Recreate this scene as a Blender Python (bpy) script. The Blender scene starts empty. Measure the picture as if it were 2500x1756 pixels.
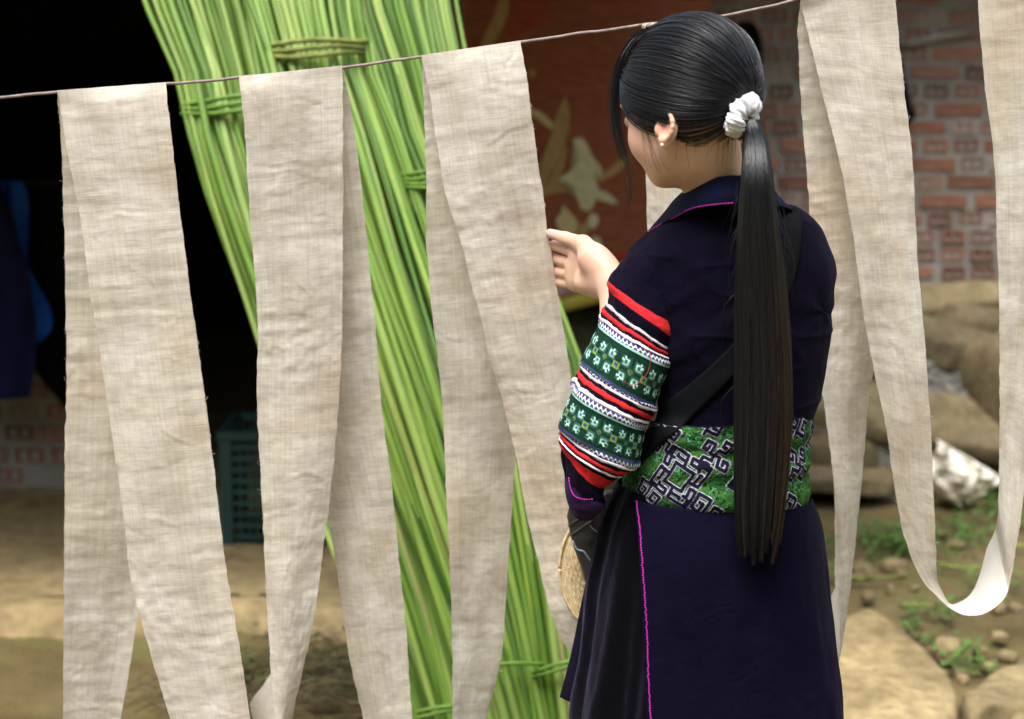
import bpy, math, random
import numpy as np
from mathutils import Vector, Matrix
from mathutils.bvhtree import BVHTree

# ------------------------------------------------------------------ camera
sc = bpy.context.scene
LENS, SENS = 60.0, 36.0
CAMZ, PITCH = 1.48, math.radians(9.7)
PW, PH = 2500.0, 1756.0
FPX = LENS / SENS * PW
cam_d = bpy.data.cameras.new('camera')
cam = bpy.data.objects.new('camera', cam_d)
sc.collection.objects.link(cam)
cam.location = (0, 0, CAMZ)
cam.rotation_euler = (math.radians(90) - PITCH, 0, 0)
cam_d.lens = LENS; cam_d.sensor_width = SENS
cam_d.clip_start = 0.05; cam_d.clip_end = 600
cam_d.dof.use_dof = True
cam_d.dof.focus_distance = 2.43
cam_d.dof.aperture_fstop = 3.5
sc.camera = cam

# ------------------------------------------------------------------ sky, sun, exposure
SUN_EL, SUN_AZ = math.radians(66), math.radians(205)     # azimuth clockwise from +Y: behind the camera, to its left
world = bpy.data.worlds.new('World'); sc.world = world
world.use_nodes = True
wn = world.node_tree; wn.nodes.clear()
sky = wn.nodes.new('ShaderNodeTexSky'); sky.sky_type = 'NISHITA'; sky.sun_disc = False
sky.sun_elevation = SUN_EL; sky.sun_rotation = SUN_AZ
sky.dust_density = 4.0; sky.air_density = 1.0; sky.ozone_density = 1.0
hs = wn.nodes.new('ShaderNodeHueSaturation'); hs.inputs['Saturation'].default_value = 0.42
bg = wn.nodes.new('ShaderNodeBackground'); bg.inputs['Strength'].default_value = 0.13
wo = wn.nodes.new('ShaderNodeOutputWorld')
wn.links.new(sky.outputs[0], hs.inputs['Color']); wn.links.new(hs.outputs[0], bg.inputs['Color'])
wn.links.new(bg.outputs[0], wo.inputs['Surface'])
sd = bpy.data.lights.new('sun', 'SUN'); sd.energy = 1.6; sd.angle = math.radians(30); sd.color = (1.0, 0.965, 0.91)
sun = bpy.data.objects.new('sun', sd); sc.collection.objects.link(sun)
sdir = Vector((math.sin(SUN_AZ) * math.cos(SUN_EL), math.cos(SUN_AZ) * math.cos(SUN_EL), math.sin(SUN_EL)))
sun.rotation_euler = sdir.to_track_quat('Z', 'Y').to_euler()
sun.location = sdir * 20
sc.view_settings.view_transform = 'Standard'; sc.view_settings.look = 'None'
sc.view_settings.exposure = 1.48; sc.view_settings.gamma = 1.0
sc.view_settings.use_curve_mapping = False
sc.cycles.max_bounces = 6; sc.cycles.diffuse_bounces = 3; sc.cycles.glossy_bounces = 3
sc.cycles.transmission_bounces = 4; sc.cycles.transparent_max_bounces = 6

# ------------------------------------------------------------------ helpers
C = sc.collection
rng = np.random.default_rng(7)
random.seed(7)
SP, CP = math.sin(PITCH), math.cos(PITCH)

def ray(px, py):
    x = (px - PW / 2) / FPX; y = (PH / 2 - py) / FPX
    return np.array([x, CP + y * SP, -SP + y * CP])
def P(px, py, Y):
    """the point seen at photo pixel (px,py) at distance Y ahead of the camera"""
    d = ray(px, py); t = Y / d[1]
    return np.array([0, 0, CAMZ]) + d * t
def G(px, py, z=0.0):
    """the point of the level z seen at photo pixel (px,py)"""
    d = ray(px, py); t = (z - CAMZ) / d[2]
    return np.array([0, 0, CAMZ]) + d * t

def _hash(ix, iy, iz, seed):
    h = (ix.astype(np.int64) * 374761393 + iy.astype(np.int64) * 668265263 + iz.astype(np.int64) * 2147483647 + seed * 1274126177) & 0xffffffff
    h = ((h ^ (h >> 13)) * 1274126177) & 0xffffffff
    h = h ^ (h >> 16)
    return (h & 0xffff) / 32767.5 - 1.0
def vnoise(x, y, z=0.0, seed=0):
    x, y, z = np.broadcast_arrays(np.asarray(x, float), np.asarray(y, float), np.asarray(z, float))
    ix, iy, iz = np.floor(x), np.floor(y), np.floor(z)
    fx, fy, fz = x - ix, y - iy, z - iz
    ux, uy, uz = [f * f * f * (f * (f * 6 - 15) + 10) for f in (fx, fy, fz)]
    r = 0
    for dx in (0, 1):
        for dy in (0, 1):
            for dz in (0, 1):
                w = (ux if dx else 1 - ux) * (uy if dy else 1 - uy) * (uz if dz else 1 - uz)
                r = r + w * _hash(ix + dx, iy + dy, iz + dz, seed)
    return r
def fbm(x, y, z=0.0, seed=0, oct=4):
    a, r, s = 1.0, 0.0, 1.0
    for o in range(oct):
        r = r + a * vnoise(np.asarray(x) * s, np.asarray(y) * s, np.asarray(z) * s, seed + o * 17)
        a *= 0.5; s *= 2.03
    return r

def crv(pts, n):
    """smooth (Catmull-Rom) resampling of a list of equal-length tuples"""
    p = np.asarray(pts, float)
    d = np.concatenate([[0], np.cumsum(np.maximum(np.linalg.norm(np.diff(p[:, :2], axis=0), axis=1), 1e-6))])
    t = np.linspace(0, d[-1], n)
    return crv_at(p, d, t)
def crv_at(p, d, t):
    p = np.asarray(p, float); d = np.asarray(d, float)
    m = np.zeros_like(p)
    s = np.diff(p, axis=0) / np.diff(d)[:, None]
    m[1:-1] = 0.5 * (s[1:] + s[:-1]); m[0] = s[0]; m[-1] = s[-1]
    i = np.clip(np.searchsorted(d, t, side='right') - 1, 0, len(d) - 2)
    h = (d[i + 1] - d[i])[:, None]; u = ((t - d[i]) / h[:, 0])[:, None]
    return ((2*u**3 - 3*u**2 + 1) * p[i] + (u**3 - 2*u**2 + u) * h * m[i]
            + (-2*u**3 + 3*u**2) * p[i + 1] + (u**3 - u**2) * h * m[i + 1])

def tag(o, label=None, cat=None, group=None, kind=None):
    if label: o['label'] = label
    if cat: o['category'] = cat
    if group: o['group'] = group
    if kind: o['kind'] = kind
    return o
def empty(name, loc=(0, 0, 0), label=None, cat=None, group=None):
    o = bpy.data.objects.new(name, None); C.objects.link(o); o.location = loc
    o.empty_display_size = 0.05
    return tag(o, label, cat, group)
def link(name, me, mat=None, parent=None):
    o = bpy.data.objects.new(name, me); C.objects.link(o)
    if mat is not None and len(me.materials) == 0: me.materials.append(mat)
    if parent is not None:
        o.parent = parent
        # parents only ever carry a location: keep world coordinates of the mesh
        p = parent; off = Vector((0, 0, 0))
        while p is not None:
            off += p.location; p = p.parent
        o.location = -off
    return o
def mesh_np(name, verts, faces, smooth=True):
    verts = np.asarray(verts, np.float32); faces = np.asarray(faces, np.int32)
    me = bpy.data.meshes.new(name)
    k = faces.shape[1]
    me.vertices.add(len(verts)); me.vertices.foreach_set('co', verts.ravel())
    me.loops.add(faces.size); me.loops.foreach_set('vertex_index', faces.ravel())
    me.polygons.add(len(faces))
    me.polygons.foreach_set('loop_start', np.arange(0, faces.size, k, dtype=np.int32))
    me.polygons.foreach_set('loop_total', np.full(len(faces), k, np.int32))
    me.update(calc_edges=True)
    if smooth: me.polygons.foreach_set('use_smooth', np.ones(len(faces), bool))
    me.validate()
    return me
def grid_faces(nv, nu, closed=False, off=0):
    i = np.arange(nv - 1)[:, None]; nj = nu if closed else nu - 1
    j = np.arange(nj)[None, :]; j2 = (j + 1) % nu
    a = i * nu + j; b = i * nu + j2; c = (i + 1) * nu + j2; d = (i + 1) * nu + j
    return np.stack([a, b, c, d], -1).reshape(-1, 4) + off
def grid_mesh(name, Pt, closed=False, uv=None, col=None, smooth=True):
    nv, nu = Pt.shape[:2]
    me = mesh_np(name, Pt.reshape(-1, 3), grid_faces(nv, nu, closed), smooth)
    if uv is not None: set_uv(me, uv.reshape(-1, 2))
    if col is not None: set_col(me, col.reshape(-1, 3))
    return me
def set_uv(me, uv):
    l = me.uv_layers.new(name='UVMap')
    idx = np.empty(len(me.loops), np.int32); me.loops.foreach_get('vertex_index', idx)
    l.data.foreach_set('uv', uv.astype(np.float32)[idx].ravel())
def set_col(me, col, name='tint'):
    a = me.color_attributes.new(name, 'FLOAT_COLOR', 'POINT')
    c = np.ones((len(me.vertices), 4), np.float32); c[:, :3] = col
    a.data.foreach_set('color', c.ravel())
def tubes(paths, radii, sides=3, ends=False):
    """many tubes in one mesh. paths (N,S,3), radii (N,S)"""
    paths = np.asarray(paths, float); N, S = paths.shape[:2]
    radii = np.broadcast_to(np.asarray(radii, float), (N, S))
    t = np.gradient(paths, axis=1); t /= np.linalg.norm(t, axis=2, keepdims=True) + 1e-12
    tm = np.abs(t).mean(1, keepdims=True)                    # one reference per tube: the axis it runs along least
    ref = np.eye(3)[np.argmin(tm, axis=2)] * np.ones((1, S, 1))
    n = np.cross(t, ref); n /= np.linalg.norm(n, axis=2, keepdims=True) + 1e-12
    b = np.cross(t, n)
    a = np.arange(sides) / sides * 2 * np.pi
    V = paths[:, :, None] + radii[:, :, None, None] * (n[:, :, None] * np.cos(a)[:, None] + b[:, :, None] * np.sin(a)[:, None])
    F = grid_faces(S, sides, True)
    F = (F[None] + (np.arange(N) * S * sides)[:, None, None]).reshape(-1, 4)
    return V.reshape(-1, 3), F
def tube_mesh(name, path, r, sides=8):
    path = np.asarray(path, float)
    V, F = tubes(path[None], np.broadcast_to(np.asarray(r, float), (1, len(path))), sides)
    # end caps as fans
    n = len(V); V = np.vstack([V, path[0], path[-1]])
    j = np.arange(sides); j2 = (j + 1) % sides; o = (len(path) - 1) * sides
    cap = np.vstack([np.stack([j2, j, np.full(sides, n), np.full(sides, n)], 1),
                     np.stack([o + j, o + j2, np.full(sides, n + 1), np.full(sides, n + 1)], 1)])
    me = bpy.data.meshes.new(name)
    me.from_pydata(V.tolist(), [], F.tolist() + [c[:3].tolist() for c in cap])
    me.polygons.foreach_set('use_smooth', np.ones(len(me.polygons), bool)); me.update()
    return me
def box_data(x0, x1, y0, y1, z0, z1):
    v = [(x, y, z) for z in (z0, z1) for y in (y0, y1) for x in (x0, x1)]
    f = [(0, 2, 3, 1), (4, 5, 7, 6), (0, 1, 5, 4), (2, 6, 7, 3), (0, 4, 6, 2), (1, 3, 7, 5)]
    return v, f
def boxes_mesh(name, boxes):
    V, F = [], []
    for b in boxes:
        v, f = box_data(*b); o = len(V); V += v; F += [tuple(i + o for i in q) for q in f]
    me = bpy.data.meshes.new(name); me.from_pydata(V, [], F); me.update()
    return me
# ------------------------------------------------------------------ materials
class NT:
    def __init__(s, name):
        s.m = bpy.data.materials.new(name); s.m.use_nodes = True
        s.t = s.m.node_tree; s.b = s.t.nodes['Principled BSDF']; s.o = s.t.nodes['Material Output']
    def n(s, kind, **kw):
        nd = s.t.nodes.new('ShaderNode' + kind)
        for k, v in kw.items():
            if k.startswith('_'): setattr(nd, k[1:], v)
            else: nd.inputs[k].default_value = v
        return nd
    def l(s, a, b): s.t.links.new(a, b)
    def coord(s, kind='Object', scale=(1, 1, 1), rot=(0, 0, 0)):
        tc = s.n('TexCoord'); mp = s.n('Mapping'); mp.inputs['Scale'].default_value = scale
        mp.inputs['Rotation'].default_value = rot
        s.l(tc.outputs[kind], mp.inputs[0]); return mp.outputs[0]
    def noise(s, vec, scale, detail=4, rough=0.55, dist=0.0):
        n = s.n('TexNoise', Scale=scale, Detail=detail, Roughness=rough, Distortion=dist)
        s.l(vec, n.inputs['Vector']); return n.outputs['Fac']
    def ramp(s, fac, stops, interp='LINEAR'):
        r = s.n('ValToRGB'); r.color_ramp.interpolation = interp
        e = r.color_ramp.elements
        while len(e) < len(stops): e.new(0.5)
        for q, (p, c) in zip(e, stops):
            q.position = p; q.color = (*c, 1) if len(c) == 3 else c
        s.l(fac, r.inputs[0]); return r.outputs[0]
    def mix(s, fac, a, b, mode='MIX'):
        m = s.n('Mix', _data_type='RGBA', _blend_type=mode)
        for v, i in ((fac, 0), (a, 6), (b, 7)):
            if isinstance(v, (int, float)): m.inputs[i].default_value = v
            elif isinstance(v, tuple): m.inputs[i].default_value = (*v, 1)
            else: s.l(v, m.inputs[i])
        return m.outputs[2]
    def math(s, op, a, b=0.5, clamp=False):
        m = s.n('Math', _operation=op, _use_clamp=clamp)
        for v, i in ((a, 0), (b, 1)):
            if isinstance(v, (int, float)): m.inputs[i].default_value = v
            else: s.l(v, m.inputs[i])
        return m.outputs[0]
    def bump(s, h, strength=0.3, dist=0.01):
        b = s.n('Bump', Strength=strength, Distance=dist); s.l(h, b.inputs['Height'])
        s.l(b.outputs[0], s.b.inputs['Normal']); return b
    def base(s, v):
        if isinstance(v, tuple): s.b.inputs['Base Color'].default_value = (*v, 1)
        else: s.l(v, s.b.inputs['Base Color'])
    def rough(s, v):
        if isinstance(v, (int, float)): s.b.inputs['Roughness'].default_value = v
        else: s.l(v, s.b.inputs['Roughness'])
    def set(s, **kw):
        for k, v in kw.items(): s.b.inputs[k.replace('_', ' ')].default_value = v
        return s

def m_noise(name, c1, c2, scale, rough=0.85, bump=0.2, bdist=0.005, spec=0.3, coord='Object', stretch=(1, 1, 1), lo=0.3, hi=0.7, detail=5):
    n = NT(name); v = n.coord(coord, stretch)
    f = n.noise(v, scale, detail)
    n.base(n.ramp(f, [(lo, c1), (hi, c2)])); n.rough(rough); n.b.inputs['Specular IOR Level'].default_value = spec
    if bump: n.bump(n.noise(v, scale * 4, 4), bump, bdist)
    return n.m

def m_hemp(name='hemp_cloth', pale=0.0):
    n = NT(name); uv = n.n('TexCoord').outputs['UV']
    def st(sx, sy, sc_, det=3, rough=0.55, dist=0.0):
        mp = n.n('Mapping'); mp.inputs['Scale'].default_value = (sx, sy, 1); n.l(uv, mp.inputs[0])
        oi = n.n('ObjectInfo'); ad = n.n('VectorMath', _operation='ADD')
        n.l(mp.outputs[0], ad.inputs[0])
        cx = n.n('CombineXYZ'); n.l(n.math('MULTIPLY', oi.outputs['Random'], 37.0), cx.inputs[0]); n.l(cx.outputs[0], ad.inputs[1])
        return n.noise(ad.outputs[0], sc_, det, rough, dist)
    weft = st(14, 620, 1.0, 3, 0.6)          # thin threads across the strip
    warp = st(620, 12, 1.0, 3, 0.6)          # threads along it
    slub = st(26, 130, 1.0, 4, 0.7, 0.6)
    wslub = st(170, 7, 1.0, 3)
    blot = st(9, 9, 1.0, 5, 0.6)
    stain = st(3.2, 2.2, 1.0, 4, 0.6)
    col = n.ramp(blot, [(0.30, (0.455, 0.405, 0.335)), (0.70, (0.725, 0.695, 0.640))])
    gz = n.ramp(st(2.6, 1.7, 1.0, 4, 0.6), [(0.50, (0, 0, 0)), (0.68, (1, 1, 1))]); col = n.mix(n.math('MULTIPLY', gz, 0.45), col, (0.68, 0.665, 0.63))
    st_f = n.ramp(stain, [(0.48, (0, 0, 0)), (0.72, (1, 1, 1))])
    col = n.mix(n.math('MULTIPLY', st_f, 0.62), col, (0.60, 0.475, 0.325))
    for f, lo, hi, amt in ((weft, 0.36, 0.66, 0.17), (warp, 0.36, 0.66, 0.09), (slub, 0.40, 0.66, 0.24), (wslub, 0.44, 0.68, 0.15)):
        g = n.ramp(f, [(lo, (0.58, 0.54, 0.50)), (0.5, (0.93, 0.93, 0.92)), (hi, (1.22, 1.21, 1.17))])
        col = n.mix(amt, col, n.mix(1.0, col, g, 'MULTIPLY'))
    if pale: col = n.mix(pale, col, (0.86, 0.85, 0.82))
    n.base(col); n.rough(0.92); n.b.inputs['Specular IOR Level'].default_value = 0.12
    n.set(Sheen_Weight=0.12)
    h = n.math('ADD', n.math('MULTIPLY', weft, 0.6), n.math('MULTIPLY', warp, 0.5))
    h = n.math('ADD', h, n.math('MULTIPLY', slub, 0.5))
    crk = n.n('TexNoise', Scale=1.0, Detail=3.0, Roughness=0.5, Distortion=1.2)
    crk.noise_type = 'RIDGED_MULTIFRACTAL'
    mp = n.n('Mapping'); mp.inputs['Scale'].default_value = (9, 16, 1); n.l(uv, mp.inputs[0]); n.l(mp.outputs[0], crk.inputs['Vector'])
    b1 = n.n('Bump', Strength=0.20, Distance=0.006); n.l(crk.outputs['Fac'], b1.inputs['Height'])
    b2 = n.n('Bump', Strength=0.5, Distance=0.0012); n.l(h, b2.inputs['Height']); n.l(b1.outputs[0], b2.inputs['Normal'])
    n.l(b2.outputs[0], n.b.inputs['Normal'])
    tr = n.n('BsdfTranslucent'); n.l(n.mix(1.0, col, (1.0, 0.86, 0.66), 'MULTIPLY'), tr.inputs['Color']); n.l(b2.outputs[0], tr.inputs['Normal'])
    ms = n.n('MixShader', Fac=0.30); n.l(n.b.outputs[0], ms.inputs[1]); n.l(tr.outputs[0], ms.inputs[2])
    n.l(ms.outputs[0], n.o.inputs['Surface'])
    return n.m

def m_tint(name, rough=0.8, spec=0.3, bump_scale=None, bump=0.3, bdist=0.001, sheen=0.0, var=0.0, varscale=60):
    n = NT(name); a = n.n('Attribute'); a.attribute_name = 'tint'
    col = a.outputs['Color']
    v = n.coord('Object')
    if var:
        f = n.noise(v, varscale, 4)
        col = n.mix(var, col, n.mix(1.0, col, n.ramp(f, [(0.3, (0.5, 0.5, 0.5)), (0.7, (1.4, 1.4, 1.4))]), 'MULTIPLY'))
    n.base(col); n.rough(rough); n.b.inputs['Specular IOR Level'].default_value = spec
    if sheen: n.set(Sheen_Weight=sheen)
    if bump_scale: n.bump(n.noise(v, bump_scale, 3), bump, bdist)
    return n.m

def m_navy(name, c1, c2, sheen, scale=14, bstrength=0.35):
    n = NT(name); v = n.coord('Object'); f = n.noise(v, scale, 5, 0.6)
    col = n.ramp(f, [(0.3, c1), (0.72, c2)])
    fine = n.noise(n.coord('Object', (1, 1, 0.35)), 900, 2)
    col = n.mix(0.35, col, n.mix(1.0, col, n.ramp(fine, [(0.3, (0.4, 0.4, 0.4)), (0.7, (1.6, 1.6, 1.6))]), 'MULTIPLY'))
    lint = n.noise(v, 260, 2); lf = n.ramp(lint, [(0.80, (0, 0, 0)), (0.84, (1, 1, 1))])
    col = n.mix(n.math('MULTIPLY', lf, 0.35), col, (0.25, 0.24, 0.27))
    n.base(col); n.rough(0.9); n.b.inputs['Specular IOR Level'].default_value = 0.06
    n.set(Sheen_Weight=sheen, Sheen_Roughness=0.45); n.b.inputs['Sheen Tint'].default_value = (0.55, 0.50, 0.9, 1)
    b1 = n.n('Bump', Strength=bstrength, Distance=0.009); n.l(n.noise(v, 24, 5, 0.6, 0.8), b1.inputs['Height'])
    b2 = n.n('Bump', Strength=0.35, Distance=0.0008); n.l(fine, b2.inputs['Height']); n.l(b1.outputs[0], b2.inputs['Normal'])
    n.l(b2.outputs[0], n.b.inputs['Normal'])
    return n.m

def m_stalk():
    n = NT('hemp_stalk'); oi = n.n('ObjectInfo')
    g = n.ramp(oi.outputs['Random'], [(0.0, (0.035, 0.095, 0.014)), (0.2, (0.110, 0.215, 0.030)), (0.45, (0.200, 0.320, 0.066)), (0.65, (0.080, 0.175, 0.036)), (0.85, (0.25, 0.355, 0.095)), (0.97, (0.15, 0.25, 0.04)), (1.0, (0.30, 0.29, 0.13))])
    uv = n.n('TexCoord').outputs['UV']
    mp = n.n('Mapping'); mp.inputs['Scale'].default_value = (2.0, 5.0, 1); n.l(uv, mp.inputs[0])
    ad = n.n('VectorMath', _operation='ADD'); n.l(mp.outputs[0], ad.inputs[0])
    cx = n.n('CombineXYZ'); n.l(n.math('MULTIPLY', oi.outputs['Random'], 91.0), cx.inputs[1]); n.l(cx.outputs[0], ad.inputs[1])
    f = n.noise(ad.outputs[0], 1.0, 3)
    col = n.mix(0.75, g, n.mix(1.0, g, n.ramp(f, [(0.3, (0.72, 0.80, 0.82)), (0.68, (1.32, 1.20, 1.1))]), 'MULTIPLY'))
    n.base(col); n.rough(0.42); n.b.inputs['Specular IOR Level'].default_value = 0.45
    return n.m

def m_brick():
    n = NT('red_brick'); oi = n.n('ObjectInfo')
    g = n.ramp(oi.outputs['Random'], [(0.0, (0.15, 0.075, 0.055)), (0.3, (0.235, 0.110, 0.076)), (0.55, (0.30, 0.140, 0.095)), (0.75, (0.21, 0.130, 0.105)), (0.9, (0.40, 0.30, 0.25)), (1.0, (0.14, 0.085, 0.070))])
    v = n.coord('Object'); f = n.noise(v, 22, 5)
    gr = n.noise(v, 9, 4); gf = n.ramp(gr, [(0.52, (0, 0, 0)), (0.70, (1, 1, 1))])
    col = n.mix(0.6, g, n.mix(1.0, g, n.ramp(f, [(0.3, (0.55, 0.55, 0.55)), (0.7, (1.35, 1.3, 1.25))]), 'MULTIPLY'))
    col = n.mix(n.math('MULTIPLY', gf, 0.45), col, (0.21, 0.19, 0.165))
    n.base(col); n.rough(0.9); n.bump(f, 0.5, 0.004); n.b.inputs['Specular IOR Level'].default_value = 0.2
    return n.m

def m_skin():
    n = NT('skin'); a = n.n('Attribute'); a.attribute_name = 'tint'
    v = n.coord('Object'); f = n.noise(v, 55, 4)
    col = n.mix(0.3, a.outputs['Color'], n.mix(1.0, a.outputs['Color'], n.ramp(f, [(0.3, (0.86, 0.80, 0.78)), (0.7, (1.1, 1.1, 1.1))]), 'MULTIPLY'))
    n.base(col); n.rough(0.46); n.b.inputs['Specular IOR Level'].default_value = 0.42
    n.set(Subsurface_Weight=0.35, Subsurface_Scale=0.006); n.b.inputs['Subsurface Radius'].default_value = (1.0, 0.38, 0.2)
    n.bump(n.noise(v, 420, 2), 0.12, 0.0006)
    return n.m

def m_hair():
    n = NT('black_hair'); a = n.n('Attribute'); a.attribute_name = 'tint'
    n.base(a.outputs['Color']); n.rough(0.36); n.b.inputs['Specular IOR Level'].default_value = 0.55
    return n.m

def m_ground():
    n = NT('muddy_earth'); v = n.coord('Object')
    f1 = n.noise(v, 1.1, 6, 0.6); f2 = n.noise(v, 7.0, 6, 0.65); f3 = n.noise(v, 60, 3)
    col = n.ramp(f1, [(0.30, (0.062, 0.046, 0.016)), (0.50, (0.108, 0.082, 0.034)), (0.70, (0.175, 0.138, 0.066))])
    col = n.mix(0.6, col, n.mix(1.0, col, n.ramp(f2, [(0.3, (0.55, 0.53, 0.48)), (0.7, (1.32, 1.3, 1.25))]), 'MULTIPLY'))
    gf = n.ramp(n.noise(v, 2.6, 5), [(0.54, (0, 0, 0)), (0.68, (1, 1, 1))])
    col = n.mix(n.math('MULTIPLY', gf, 0.35), col, (0.11, 0.135, 0.03))
    n.base(col); n.rough(n.ramp(f2, [(0.3, (0.55, 0.55, 0.55)), (0.6, (0.9, 0.9, 0.9))])); n.b.inputs['Specular IOR Level'].default_value = 0.3
    h = n.math('ADD', n.math('MULTIPLY', f2, 0.7), n.math('MULTIPLY', f3, 0.3)); n.bump(h, 0.6, 0.02)
    return n.m

def m_stone(name, c1, c2, scale=5):
    n = NT(name); v = n.coord('Object'); oi = n.n('ObjectInfo')
    f = n.noise(v, scale, 6, 0.62); f2 = n.noise(v, scale * 9, 4)
    col = n.ramp(f, [(0.28, tuple(x * .72 for x in c1)), (0.5, tuple((a + b) / 2 for a, b in zip(c1, c2))), (0.72, c2)])
    col = n.mix(0.7, col, n.mix(1.0, col, n.ramp(f2, [(0.3, (0.5, 0.5, 0.46)), (0.7, (1.3, 1.3, 1.27))]), 'MULTIPLY'))
    di = n.ramp(n.noise(v, scale * .6, 6, .7), [(0.46, (0, 0, 0)), (0.66, (1, 1, 1))]); col = n.mix(n.math('MULTIPLY', di, 0.5), col, tuple(x * .38 for x in c1))
    vr = n.ramp(oi.outputs['Random'], [(0, (0.75, 0.75, 0.75)), (1, (1.15, 1.12, 1.08))])
    col = n.mix(1.0, col, vr, 'MULTIPLY')
    n.base(col); n.rough(0.88); n.b.inputs['Specular IOR Level'].default_value = 0.25
    n.bump(n.math('ADD', f, n.math('MULTIPLY', f2, 0.4)), 0.5, 0.012)
    return n.m

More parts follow.
